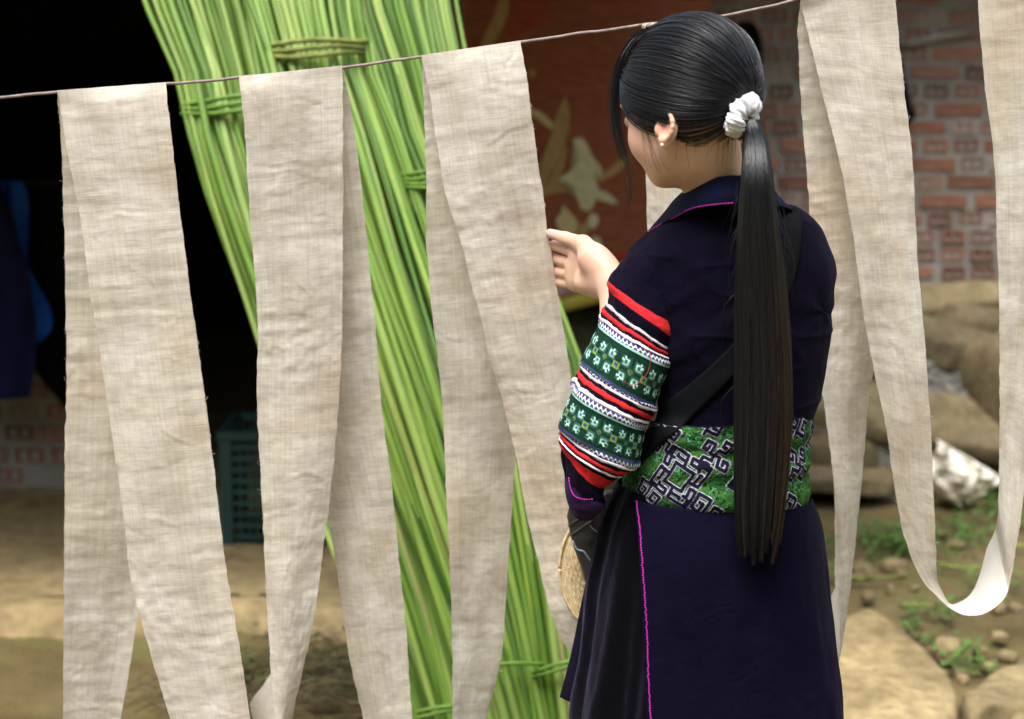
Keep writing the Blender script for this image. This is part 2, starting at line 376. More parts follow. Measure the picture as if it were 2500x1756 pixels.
M = dict(
    hemp=m_hemp(), pale_hemp=m_hemp('pale_hemp_turned', 0.62), stalk=m_stalk(), brick=m_brick(), skin=m_skin(), hair=m_hair(), ground=m_ground(),  # turned pieces use the same hemp mixed towards off-white
    mortar=m_noise('grey_mortar', (0.17, 0.165, 0.145), (0.30, 0.29, 0.26), 6, 0.95, 0.6, 0.01),
    navy=m_navy('indigo_cotton', (0.0019, 0.0012, 0.0056), (0.0034, 0.0022, 0.0095), 0.022),
    collar=m_navy('collar_indigo', (0.0032, 0.0042, 0.0155), (0.0055, 0.0072, 0.025), 0.03),
    panel=m_navy('panel_indigo', (0.0018, 0.0014, 0.0075), (0.0030, 0.0024, 0.0120), 0.018, 9),
    purple=m_navy('purple_lining', (0.016, 0.007, 0.028), (0.026, 0.012, 0.044), 0.04),
    velvet=m_navy('black_velvet', (0.0006, 0.0006, 0.0010), (0.0012, 0.0012, 0.0018), 0.085),
    embroidery=m_tint('embroidery', 0.85, 0.10, 700, 0.5, 0.0008, 0.0, 0.45, 420),
    white=m_noise('white_cotton', (0.58, 0.58, 0.64), (0.72, 0.72, 0.77), 40, 0.95, 0.5, 0.002, 0.1),
    magenta=m_noise('magenta_thread', (0.42, 0.010, 0.30), (0.60, 0.030, 0.46), 200, 0.6, 0.0),
    leather=m_noise('black_leather', (0.012, 0.012, 0.012), (0.030, 0.030, 0.029), 30, 0.42, 0.35, 0.002, 0.5),
    strap=m_noise('grey_strap', (0.0016, 0.0020, 0.0028), (0.0036, 0.0044, 0.0058), 60, 0.85, 0.4, 0.001, 0.10),
    scuff=m_noise('scuffed_edge', (0.10, 0.13, 0.16), (0.24, 0.29, 0.34), 60, 0.5, 0.0),
    straw=m_noise('woven_straw', (0.40, 0.29, 0.15), (0.66, 0.52, 0.31), 110, 0.85, 0.4, 0.002, 0.2),
    line=m_noise('clothes_line', (0.16, 0.12, 0.115), (0.30, 0.235, 0.22), 60, 0.7, 0.3, 0.001),
    tie=m_noise('green_tie', (0.060, 0.140, 0.016), (0.135, 0.25, 0.036), 30, 0.55, 0.3, 0.002),
    drytie=m_noise('dry_tie', (0.10, 0.13, 0.025), (0.26, 0.28, 0.08), 40, 0.8, 0.6, 0.004),
    wood=m_noise('weathered_wood', (0.13, 0.10, 0.07), (0.24, 0.19, 0.14), 5, 0.85, 0.5, 0.006, 0.2, 'Object', (6, 6, 0.6)),
    shade_dark=m_noise('shade_dark_boards', (0.010, 0.008, 0.007), (0.022, 0.017, 0.014), 4, 0.95, 0.4, 0.01, 0.1),  # near-black base: the room's shade is put into the board colour
    tile=m_noise('roof_sheet', (0.05, 0.045, 0.04), (0.09, 0.08, 0.07), 4, 0.9, 0.4, 0.01, 0.2),
    concrete=m_stone('earthen_floor', (0.20, 0.152, 0.074), (0.32, 0.250, 0.135), 2.2),
    slab=m_stone('ochre_stone', (0.195, 0.150, 0.074), (0.315, 0.252, 0.140), 3.5),
    rubble=m_stone('rubble_stone', (0.085, 0.068, 0.036), (0.205, 0.166, 0.096), 4),
    rock=m_stone('brown_rock', (0.080, 0.062, 0.032), (0.165, 0.130, 0.075), 5),
    gravel=m_stone('grey_gravel', (0.12, 0.12, 0.11), (0.28, 0.275, 0.25), 30),
    sack=m_noise('white_sack', (0.46, 0.38, 0.24), (0.78, 0.76, 0.70), 9, 0.6, 0.5, 0.01, 0.35),
    plank=m_noise('dark_plank', (0.045, 0.034, 0.024), (0.09, 0.07, 0.05), 6, 0.9, 0.5, 0.01),
    crate=m_noise('teal_plastic', (0.009, 0.036, 0.036), (0.016, 0.056, 0.054), 8, 0.5, 0.1, 0.002, 0.4),
    blue=m_noise('blue_fabric', (0.010, 0.080, 0.50), (0.020, 0.130, 0.70), 12, 0.85, 0.4, 0.006, 0.2),
    dkblue=m_noise('dark_blue_fabric', (0.006, 0.008, 0.040), (0.010, 0.013, 0.060), 12, 0.9, 0.4, 0.006, 0.15),
    black=m_noise('black_fabric', (0.002, 0.002, 0.003), (0.005, 0.005, 0.006), 12, 0.95, 0.3, 0.006, 0.1),
    rug=m_noise('rug_pile', (0.19, 0.056, 0.028), (0.28, 0.095, 0.050), 8, 0.95, 0.5, 0.004, 0.1, 'Object', (1, 1, 9)),
    gold=m_noise('rug_gold', (0.46, 0.38, 0.18), (0.60, 0.52, 0.29), 30, 0.95, 0.3, 0.003, 0.1),
    goldd=m_noise('rug_dark_gold', (0.30, 0.19, 0.075), (0.40, 0.27, 0.12), 30, 0.95, 0.3, 0.003, 0.1),
    sage=m_noise('rug_sage', (0.44, 0.41, 0.24), (0.58, 0.54, 0.35), 30, 0.95, 0.3, 0.003, 0.1),
    rred=m_noise('rug_red', (0.30, 0.020, 0.018), (0.42, 0.04, 0.035), 30, 0.95, 0.3, 0.003, 0.1),
    ryel=m_noise('rug_yellow', (0.40, 0.34, 0.05), (0.58, 0.50, 0.10), 30, 0.95, 0.3, 0.003, 0.1),
    rpink=m_noise('rug_pink', (0.42, 0.26, 0.25), (0.54, 0.36, 0.35), 30, 0.95, 0.3, 0.003, 0.1),
    leaf=m_noise('weed_leaf', (0.040, 0.095, 0.016), (0.085, 0.17, 0.032), 20, 0.6, 0.0, 0.001, 0.3),
    dry=m_noise('dry_debris', (0.040, 0.032, 0.016), (0.13, 0.105, 0.05), 14, 0.9, 0.0),
    pearl=m_noise('earring', (0.75, 0.75, 0.78), (0.9, 0.9, 0.9), 20, 0.15, 0.0, 0.001, 0.8),
)
# ------------------------------------------------------------------ ground
def build_ground():
    def axis(lo, hi, fine_lo, fine_hi, n):
        a = np.linspace(fine_lo, fine_hi, n)
        return np.concatenate([[lo, lo * .5 + fine_lo * .5], a, [hi * .5 + fine_hi * .5, hi]])
    xs = axis(-150, 150, -5, 5, 240); ys = axis(-120, 300, 1.2, 10, 240)
    X, Y = np.meshgrid(xs, ys)
    Z = 0.022 * fbm(X * 1.3, Y * 1.3, seed=3, oct=3) + 0.010 * fbm(X * 7, Y * 7, seed=5, oct=3)
    near = np.clip((6 - np.abs(X)) / 2, 0, 1) * np.clip((11 - Y) / 2, 0, 1)
    Z = (Z - 0.02) * near - 0.02 * (1 - near)
    o = link('ground', grid_mesh('ground', np.stack([X, Y, Z], -1)), M['ground'])
    tag(o, 'muddy brown earth of the yard', kind='structure')
build_ground()
def build_sky_blocker():  # unseen slope, added to cut the low sky light from behind
    """an added, unseen green slope behind the camera that blocks low sky light"""
    a = np.linspace(math.radians(-112), math.radians(112), 120); r = np.array([11, 13, 16, 20, 26, 34, 44, 58])
    A, R_ = np.meshgrid(a, r)
    h = np.interp(R_, [11, 13, 20, 34, 58], [-0.3, 1.2, 6.5, 15, 27]) * np.clip((math.radians(112) - np.abs(A)) / .5, 0.02, 1)
    X = R_ * np.sin(A); Y = 2.5 - R_ * np.cos(A); Z = h * (1 + .18 * fbm(A * 6, R_ * .2, seed=4, oct=3)) + .7 * fbm(X * .8, Y * .8, seed=7, oct=3) * (R_ > 11.5) - .1
    o = link('slope_sky_blocker', grid_mesh('slope_sky_blocker', np.stack([X, Y, Z], -1)), m_noise('sky_blocker_green', (0.018, 0.030, 0.010), (0.06, 0.085, 0.025), 1.5, 0.95, 0.8, 0.2, 0.1))
    tag(o, 'added unseen green slope blocking low sky light', kind='structure')
build_sky_blocker()

FLOORZ = 0.05
def build_floor():
    xs = np.linspace(-6, 0.25, 120); ys = np.concatenate([np.linspace(4.36, 7.5, 90), [9.8]])
    X, Y = np.meshgrid(xs, ys)
    Y = Y + (Y < 4.5) * 0.05 * fbm(X * 2.1, X * 0, seed=12, oct=3)
    Z = FLOORZ + 0.008 * fbm(X * 3, Y * 3, seed=9, oct=4)
    Pt = np.stack([X, Y, Z], -1)
    skirt = Pt[:1].copy(); skirt[..., 2] = -0.06; skirt[..., 1] -= 0.02
    o = link('porch_floor', grid_mesh('porch_floor', np.concatenate([skirt, Pt], 0)), M['concrete'])
    tag(o, 'low earthen porch floor with a worn front edge', kind='structure')
build_floor()

# ------------------------------------------------------------------ house
house = empty('brick_house', (0, 0, 0), 'brick house with a deep dark doorway and a low porch roof', 'house')
BL, BH, BD = 0.200, 0.053, 0.10
def brick_meshes():
    def bev(boxes, name):
        return boxes_mesh(name, boxes)
    st = bev([(-BL / 2, BL / 2, 0, BD, -BH / 2, BH / 2)], 'brick_stretcher')
    w = 0.100
    hd = bev([(-w / 2, -0.033, 0, .03, -BH / 2, BH / 2), (0.033, w / 2, 0, .03, -BH / 2, BH / 2), (-0.008, 0.008, 0, .03, -0.017, 0.017),
              (-0.033, 0.033, 0, .03, -BH / 2, -0.017), (-0.033, 0.033, 0, .03, 0.017, BH / 2), (-w / 2, w / 2, .031, BD, -BH / 2, BH / 2)], 'brick_header')
    for m in (st, hd): m.materials.append(M['brick'])
    return st, hd
ST, HD = brick_meshes()
def brick_wall(name, label, x0, x1, y, z0, z1, bx0, bx1, bz0, bz1, seed):
    """a wall: mortar core with bricks set into its face; courses of hollow headers and stretchers"""
    r = random.Random(seed)
    core = link(name, boxes_mesh(name, [(x0, x1, y + 0.006, y + 0.20, z0, z1)]), M['mortar'], house)
    tag(core, label)
    course = 0.0745; n = 0; z = bz0
    row = 0
    while z < bz1:
        x = bx0 - r.uniform(0, 0.12)
        while x < bx1:
            head = r.random() < (0.86 if row % 2 else 0.72)
            w = 0.100 if head else BL
            if x + w > bx1: break
            if x >= bx0:
                b = bpy.data.objects.new('brick', HD if head else ST); C.objects.link(b); b.parent = core
                b.location = (x + w / 2, y + r.uniform(-0.006, 0.002), z + r.uniform(-0.003, 0.003))
                b.rotation_euler = (r.uniform(-.012, .012), r.uniform(-.014, .014), r.uniform(-.02, .02))
                b.scale = (r.uniform(0.95, 1.0), 1, r.uniform(0.92, 1.0)); n += 1
            x += w + r.uniform(0.018, 0.032)
        z += course; row += 1
    return core, n
XL = P(215, 900, 5.7)[0]; XR = P(1640, 500, 7.05)[0]
wl, n1 = brick_wall('front_wall', 'low shaded brick wall beside the dark doorway', -5.0, XL, 5.7, -0.05, 0.70, -2.6, XL - 0.01, 0.10, 0.66, 3)
wr, n2 = brick_wall('side_wall', 'weathered wall of hollow red bricks in grey mortar', XR, 3.6, 7.05, -0.05, 2.9, XR + 0.005, 2.55, 0.42, 1.92, 5)
link('hanging_rail', tube_mesh('hanging_rail', np.array([[x, 5.58, 1.115] for x in np.linspace(-4.99, XL + .05, 8)]), .012, 8), M['shade_dark'], house)
link('rail_post', boxes_mesh('rail_post', [(-2.55, -2.50, 5.60, 5.64, 0.03, 1.75)]), M['shade_dark'], house)
# mortar smear on the right wall
def smear(pts, Y, name):
    Pt = [P(x, y, Y) for x, y in pts]; Pt = np.array(Pt); c = Pt.mean(0)
    n = len(Pt); fr = Pt.copy(); fr[:, 1] -= 0.012
    V = np.vstack([Pt, fr, c + [0, -0.02, 0]])
    F = [(i, (i + 1) % n, n + (i + 1) % n, n + i) for i in range(n)] + [(n + i, n + (i + 1) % n, 2 * n) for i in range(n)]
    me = bpy.data.meshes.new(name); me.from_pydata(V.tolist(), [], F); me.update()
    return link(name, me, M['mortar'], wr)
smear([(2196, 104), (2230, 96), (2290, 82), (2345, 74), (2385, 80), (2340, 92), (2280, 100), (2225, 114)], 7.04, 'mortar_smear')
# dark room behind the doorway
link('porch_sky_blocker', boxes_mesh('porch_sky_blocker', [(-3.05, -2.90, 4.45, 5.695, -0.05, 1.73)]), M['mortar'], house)  # added unseen wall, keeps sky light from the left off the porch
link('back_wall', boxes_mesh('back_wall', [(-5.0, 1.0, 9.6, 9.7, -0.05, 3.0)]), M['shade_dark'], house)
link('room_wall', boxes_mesh('room_wall', [(-5.1, -4.995, 5.905, 9.6, -0.05, 3.0)]), M['shade_dark'], house)
link('room_wall', boxes_mesh('room_wall', [(XR + 0.01, XR + 0.12, 7.255, 9.6, -0.05, 3.0)]), M['shade_dark'], house)
link('ceiling', boxes_mesh('ceiling', [(-5.0, XR + 0.12, 5.0, 9.6, 2.12, 2.16)]), M['shade_dark'], house)
def roof():
    for (x0, x1, y0, z0) in ((-5.3, 0.95, 4.02, 1.71), (0.97, 4.2, 6.55, 2.12)):
        ys = np.array([y0, 9.9]); xs = np.linspace(x0, x1, 200)
        X, Y = np.meshgrid(xs, ys); Z = z0 + (Y - y0) * 0.22 + 0.018 * np.sin(X * 2 * np.pi / 0.12)
        o = link('porch_roof', grid_mesh('porch_roof', np.stack([X, Y, Z], -1)), M['tile'], house)
        md = o.modifiers.new('thick', 'SOLIDIFY'); md.thickness = 0.02
roof()
link('beam', boxes_mesh('beam', [(-5.2, 0.9, 4.30, 4.40, 1.668, 1.722)]), M['wood'], house)
for bx in (-3.4, -0.157):
    link('porch_post', boxes_mesh('porch_post', [(bx - .035, bx + .035, 4.31, 4.39, -0.03, 1.666)]), M['wood'], house)

# ------------------------------------------------------------------ rug hung slantwise beside the doorway
def build_rug():
    pL, yL, pR, yR = 1060, 4.95, 1730, 6.62
    A = P(pL, 400, yL); B = P(pR, 400, yR)
    dx = np.array([B[0] - A[0], B[1] - A[1], 0]); W = np.linalg.norm(dx); dx /= W
    nrm = np.array([dx[1], -dx[0], 0])       # towards the camera
    zb, zt = 0.68, 1.97
    root = empty('hanging_rug', (float(A[0]), float(A[1]), zb), 'dark red rug with pale gold flowers hanging beside the doorway', 'rug')
    def pt(s, z, off): return np.array([A[0], A[1], 0]) + dx * s + nrm * off + np.array([0, 0, z])
    def hit(px, py, off=0.0):
        d = ray(px, py); o = np.array([0, 0, CAMZ]); a0 = np.array([A[0], A[1], 0]) + nrm * off
        t = np.dot(a0 - o, nrm) / np.dot(d, nrm); return o + d * t
    ns, nz = 60, 40
    S, Z = np.meshgrid(np.linspace(0, W, ns), np.linspace(zb, zt, nz))
    wav = 0.0 * S
    def sheet(o): return np.array([A[0], A[1], 0]) + S[..., None] * dx + (wav + o)[..., None] * nrm + Z[..., None] * np.array([0, 0, 1.0])
    f = sheet(0.0); b = sheet(-0.012)
    V = np.concatenate([f.reshape(-1, 3), b.reshape(-1, 3)]); n = ns * nz
    F = grid_faces(nz, ns).tolist() + [q[::-1] for q in grid_faces(nz, ns, off=n).tolist()]
    rim = [j for j in range(ns)] + [i * ns + ns - 1 for i in range(1, nz)] + [(nz - 1) * ns + j for j in range(ns - 2, -1, -1)] + [i * ns for i in range(nz - 2, 0, -1)]
    F += [(rim[k], rim[(k + 1) % len(rim)], rim[(k + 1) % len(rim)] + n, rim[k] + n) for k in range(len(rim))]
    link('rug_field', mesh_np('rug_field', V, F), M['rug'], root)
    # border stripes along the lower edge
    for (z0, z1, mat, nm) in ((0.682, 0.728, 'ryel', 'border_stripe'), (0.732, 0.782, 'rpink', 'border_stripe'), (0.786, 0.806, 'ryel', 'border_stripe'), (0.81, 0.838, 'rred', 'border_stripe')):
        pts = []
        for z in (z0, z1):
            pts.append([pt(s, z, 0.0045) for s in np.linspace(0.005, W - 0.005, 60)])
        o = link(nm, grid_mesh(nm, np.array(pts)), M[mat], root)
        m = o.modifiers.new('thick', 'SOLIDIFY'); m.thickness = 0.004; m.offset = 0
    def motif(name, poly, mat, off=0.0035):
        """woven flower shape: a low relief cut from its outline"""
        q = crv(list(poly) + [poly[0]], 40)[:-1]
        c = q.mean(0); V = []; n = len(q)
        for (x, y) in q: V.append(hit(x, y, off - 0.0032))
        for (x, y) in q: V.append(hit(c[0] + (x - c[0]) * 0.94, c[1] + (y - c[1]) * 0.94, off))
        import bmesh
        bm = bmesh.new(); vs = [bm.verts.new(v) for v in V]
        for i in range(n): bm.faces.new((vs[i], vs[(i + 1) % n], vs[n + (i + 1) % n], vs[n + i]))
        fc = bm.faces.new(vs[n:]); bmesh.ops.triangulate(bm, faces=[fc])
        me = bpy.data.meshes.new(name); bm.to_mesh(me); bm.free()
        return link(name, me, M[mat], root)
    def stem(pts, w, mat, off=0.0028):
        c = crv(pts, 24); t = np.gradient(c, axis=0); t /= np.linalg.norm(t, axis=1, keepdims=True); nn = np.stack([-t[:, 1], t[:, 0]], 1)
        ww = w * (0.55 + 0.45 * np.sin(np.linspace(0.15, math.pi * .9, 24)))[:, None]
        Lp, Rp = c + nn * ww, c - nn * ww
        rows = np.array([[hit(x, y, off - .0022) for x, y in Lp], [hit(x, y, off) for x, y in c], [hit(x, y, off - .0022) for x, y in Rp]])
        return link('flower_stem', grid_mesh('flower_stem', rows), M[mat], root)
    motif('flower_petal', [(1378, 232), (1390, 270), (1388, 320), (1370, 380), (1345, 440), (1318, 470), (1312, 430), (1325, 380), (1345, 320), (1360, 270)], 'goldd')
    motif('flower_petal', [(1385, 352), (1378, 400), (1360, 450), (1335, 478), (1322, 470), (1345, 430), (1360, 390)], 'goldd')
    motif('flower_petal', [(1398, 342), (1418, 336), (1432, 350), (1448, 386), (1462, 400), (1470, 425), (1452, 440), (1462, 460), (1450, 500), (1440, 515), (1418, 512), (1410, 480), (1390, 450), (1360, 442), (1380, 425), (1405, 405), (1412, 375)], 'sage')
    motif('flower_petal', [(1452, 465), (1478, 468), (1502, 488), (1507, 498), (1480, 494), (1455, 484)], 'sage')
    motif('flower_petal', [(1372, 500), (1388, 515), (1408, 540), (1406, 565), (1385, 575), (1362, 560), (1356, 535), (1368, 520)], 'gold', 0.0045)
    motif('flower_petal', [(1442, 520), (1458, 525), (1460, 545), (1445, 560), (1432, 548)], 'sage')
    motif('flower_petal', [(1450, 575), (1466, 585), (1464, 605), (1448, 608), (1438, 592)], 'sage')
    motif('flower_petal', [(1395, 552), (1425, 545), (1438, 560), (1420, 585), (1395, 592), (1382, 580)], 'goldd')
    stem([(1290, 268), (1320, 285), (1350, 312)], 9, 'gold')
    stem([(1310, 480), (1340, 462), (1385, 458), (1410, 462)], 12, 'goldd')
    stem([(1460, 440), (1500, 415), (1535, 382)], 10, 'goldd')
    stem([(1232, -20), (1222, 40), (1195, 95), (1180, 130)], 16, 'goldd')
    motif('flower_petal', [(1290, 170), (1305, 172), (1308, 182), (1296, 190)], 'goldd')
    for k in range(6):
        stem([(1235 + 4 * k, 88 - 18 * k), (1290 + 3 * k, 66 - 18 * k), (1345, 40 - 18 * k)], 3.5, 'rred')
    # the pole it hangs from
    p0, p1 = pt(-0.12, zt - 0.012, -0.024), pt(W + 0.10, zt - 0.012, -0.024)
    link('hanging_pole', tube_mesh('hanging_pole', np.linspace(p0, p1, 6), 0.014, 8), M['wood'], root)
build_rug()

# ------------------------------------------------------------------ stones, rubble and litter on the right
def rock_mesh(name, size, seed, block=0.6, rough=0.10, nu=28, nv=16):
    u = np.linspace(0, 2 * np.pi, nu, endpoint=False); v = np.linspace(-np.pi / 2, np.pi / 2, nv)
    U, Vv = np.meshgrid(u, v)
    sg = lambda a, e: np.sign(a) * np.abs(a) ** e
    x = sg(np.cos(Vv), block) * sg(np.cos(U), block); y = sg(np.cos(Vv), block) * sg(np.sin(U), block); z = sg(np.sin(Vv), block)
    d = 1 + rough * fbm(x * 1.4 + seed, y * 1.4, z * 1.4, seed=seed, oct=4)
    Pt = np.stack([x * d * size[0] / 2, y * d * size[1] / 2, z * d * size[2] / 2], -1)
    return grid_mesh(name, Pt, True)
def rock(name, loc, size, rot=(0, 0, 0), mat='rock', seed=1, label=None, cat='stone', group=None, block=0.34, rough=0.13):
    o = link(name, rock_mesh(name, size, seed, block, rough), M[mat])
    o.location = tuple(map(float, loc)); o.rotation_euler = rot
    return tag(o, label, cat, group)
def slab_poly(name, pts, zt, th, mat, label, seed, cat='stone'):
    """flat stone lying on the ground: its outline on the ground, domed and worn"""
    q = np.array([G(x, y, zt)[:2] for x, y in crv(list(pts) + [pts[0]], 60)[:-1]]); c = q.mean(0); n = len(q)
    rings = []
    for s, z in ((1.02, zt - th), (1.03, zt - th * .45), (1.0, zt - th * .10), (0.95, zt), (0.8, zt + .004), (0.6, zt + .006), (0.4, zt + .007), (0.2, zt + .007), (0.02, zt + .007)):
        xy = c + (q - c) * s
        zz = z + (0.012 * fbm(xy[:, 0] * 5, xy[:, 1] * 5, seed=seed, oct=4) if s < 1.01 else 0)
        rings.append(np.stack([xy[:, 0], xy[:, 1], np.full(n, z) + zz - z], 1))
    o = link(name, grid_mesh(name, np.array(rings), True), M[mat])
    return tag(o, label, cat)
slab_poly('flat_stone', [(1960, 1590), (2060, 1510), (2122, 1487), (2190, 1535), (2262, 1580), (2310, 1630), (2338, 1690), (2325, 1735), (2200, 1760), (1985, 1745)], 0.05, 0.09, 'slab', 'large flat ochre paving stone with a pointed end set in the mud', 4)
slab_poly('flat_stone', [(2350, 1690), (2420, 1640), (2500, 1612), (2620, 1600), (2660, 1700), (2560, 1740), (2440, 1722), (2370, 1735)], 0.05, 0.09, 'slab', 'smaller flat ochre stone beside the pointed paving stone', 9)
slab_poly('flat_stone', [(2440, 1790), (2500, 1716), (2600, 1690), (2680, 1760), (2600, 1830)], 0.045, 0.08, 'slab', 'pale flat stone just in front of the smaller ochre stone', 14)

# rubble heap in front of the right wall
rock('rubble_stone', P(2180, 765, 6.62), (0.95, 0.34, 0.13), (0.1, -0.12, 0.1), 'rubble', 21, 'long pale slab leaning on the brick wall, topmost of the heap', rough=.07)
rock('rubble_stone', P(2440, 835, 6.50), (0.55, 0.36, 0.24), (0.0, 0.25, -0.2), 'rock', 22, 'brown stone at the right of the heap under the topmost slab')
rock('rubble_stone', P(2285, 805, 6.55), (0.52, 0.34, 0.10), (0.1, -0.05, 0.15), 'rubble', 23, 'thin yellowish slab lying under the topmost slab of the heap', rough=.07)
rock('rubble_stone', P(2370, 862, 6.30), (0.42, 0.30, 0.17), (0.15, 0.22, 0.2), 'rubble', 24, 'rounded pale stone in the middle of the heap above the gravel', rough=.12, block=.5)
rock('rubble_stone', P(2140, 880, 6.45), (0.52, 0.40, 0.26), (0, 0.1, 0.3), 'rock', 25, 'brown block between the two hemp falls in the heap')
rock('rubble_stone', P(2330, 1035, 5.96), (0.86, 0.36, 0.085), (0.34, 0.15, -0.08), 'rubble', 26, 'broad tan slab tilted forward over a dark gap', rough=.05, block=.35)
rock('rubble_stone', P(2010, 985, 6.10), (0.46, 0.36, 0.13), (0.2, 0.1, 0.1), 'rubble', 27, 'tan slab of the heap just behind the embroidered sash')
rock('rubble_stone', P(2000, 1095, 5.95), (0.40, 0.34, 0.15), (0.1, -0.05, -0.1), 'rock', 28, 'dark brown stone under the tan slab behind the sash')
rock('rubble_stone', P(1990, 1160, 5.80), (0.50, 0.30, 0.07), (0.05, 0.03, 0.1), 'rubble', 29, 'thin flat slab at the foot of the heap behind the sash')
rock('rubble_stone', P(2150, 1120, 6.02), (0.36, 0.34, 0.30), (0.0, 0.1, 0.2), 'gravel', 30, 'grey stone in the shade between the two hemp falls')
rock('rubble_stone', P(2560, 1000, 6.10), (0.60, 0.50, 0.52), (0.1, 0.1, 0.4), 'rock', 31, 'big brown stone beyond the hemp fall at the end of the heap')
o = link('fallen_plank', boxes_mesh('fallen_plank', [(-0.55, 0.55, -0.05, 0.05, -0.02, 0.02)]), M['plank'])
o.location = P(2340, 1108, 5.90).tolist(); o.rotation_euler = (0.2, 0.14, -0.06)
tag(o, 'dark weathered plank under the tilted tan slab', 'plank')
rock('earth_mound', (float(P(2290, 1000, 6.5)[0]), 6.55, 0.15), (1.9, 0.85, 0.42), (0, 0, 0), 'rock', 33, 'low mound of earth and broken stone under the heap', 'mound', rough=.14, block=.8)
# gravel spilling down the heap
def gravel():
    V, F = [], []; r = np.random.default_rng(5)
    base = rock_mesh('tmp', (1, 1, 1), 40, 0.7, 0.2, 7, 5)
    bv = np.array([v.co[:] for v in base.vertices]); bf = np.array([p.vertices[:] for p in base.polygons])
    k = 0
    for i in range(420):
        px = r.uniform(2235, 2460); py = 885 + r.uniform(0, 1) * 95 + (px - 2270) * 0.12
        c = P(px, py, 6.16 - (py - 900) * 0.0011); s = r.uniform(0.012, 0.032)
        a = r.uniform(0, 6.28); R = np.array([[math.cos(a), -math.sin(a), 0], [math.sin(a), math.cos(a), 0], [0, 0, 1]])
        V.append((bv * np.array([s * 1.3, s, s * .8])) @ R.T + c); F.append(bf + k); k += len(bv)
    # bed that carries the pebbles
    o = link('gravel_heap', mesh_np('gravel_heap', np.vstack(V), np.vstack(F)), M['gravel'])
    tag(o, 'grey gravel lying on the stone heap', 'gravel', kind='stuff')
    rock('grit_mound', P(2350, 965, 6.27), (0.52, 0.24, 0.26), (0.3, 0.1, 0), 'gravel', 41, 'compacted grey grit under the gravel', 'mound', rough=.1, block=.8)
gravel()
# pebbles
r = random.Random(11)
peb = [(2312, 1592, .055, .040), (2392, 1588, .030, .022), (2182, 1382, .050, .030), (2105, 1395, .05, .03), (2175, 1433, .022, .016), (2118, 1452, .03, .02), (2340, 1640, .02, .02),
       (2440, 1480, .03, .02), (2478, 1482, .03, .02), (2460, 1600, .03, .02), (2295, 1640, .02, .015), (2335, 1325, .04, .015), (2232, 1430, .02, .015), (2440, 1550, .03, .018), (2350, 1655, .02, .018), (2410, 1625, .022, .018), (2200, 1395, .02, .015), (2300, 1300, .02, .015)]
for i, (x, y, w, h) in enumerate(peb):
    g = G(x, y, 0.0)
    rock('small_stone', (g[0], g[1], h * 0.30 - 0.012), (w * 1.6, w * 1.2, h * 1.6), (0, 0, r.uniform(0, 3)), 'slab', 50 + i, 'small pale stone half sunk in the muddy ground', 'stone', 'small stones on the muddy ground', rough=.15, block=.7)
# twigs lying on the ground
for i, pts in enumerate([[(2010, 1395), (2100, 1412), (2215, 1405)], [(2290, 1378), (2360, 1388), (2410, 1380)], [(2460, 1330), (2500, 1334), (2560, 1345)], [(2200, 1480), (2260, 1478), (2300, 1492)]]):
    path = np.array([G(x, y, 0.01) for x, y in crv(pts, 10)])
    o = link('twig', tube_mesh('twig', path, np.linspace(0.008, 0.004, 10), 6), M['drytie'])
    tag(o, 'thin pale twig lying on the muddy ground', 'twig', 'twigs lying on the ground')
# weeds
def weeds():
    r = np.random.default_rng(21); V, F = [], []
    spots = [(2180, 1310, 90, 240), (2205, 1335, 45, 150), (2360, 1290, 110, 160), (2440, 1240, 60, 160), (2480, 1270, 50, 90), (2110, 1310, 60, 60), (2130, 1350, 60, 50), (2250, 1490, 60, 60), (2310, 1500, 50, 50), (2270, 1580, 40, 40),
             (2220, 1545, 40, 40), (2370, 1590, 60, 50), (2330, 1630, 40, 40), (2060, 1405, 80, 70), (2040, 1340, 60, 70), (2420, 1440, 90, 60), (2320, 1340, 120, 100), (2460, 1420, 60, 50), (2390, 1640, 40, 40)]
    for (cx, cy, sp, n) in spots:
        for _ in range(n):
            x = cx + r.normal() * sp * 0.45; y = cy + r.normal() * sp * 0.22
            g = G(x, y, 0.0); h = abs(r.normal()) * 0.018 + 0.004
            a = r.uniform(0, 6.28); L = r.uniform(0.010, 0.028); w = L * r.uniform(.25, .45)
            d = np.array([math.cos(a), math.sin(a), r.uniform(-.1, .6)]); s = np.array([-math.sin(a), math.cos(a), 0])
            b = g + np.array([0, 0, h - 0.008]); k = len(V)
            V += [b, b + d * L * .5 + s * w + [0, 0, .003], b + d * L, b + d * L * .5 - s * w + [0, 0, .003]]
            F.append((k, k + 1, k + 2, k + 3))
    o = link('ground_weeds', mesh_np('ground_weeds', V, F), M['leaf'])
    tag(o, 'small green weeds growing over the muddy ground', 'weeds', kind='stuff')
weeds()
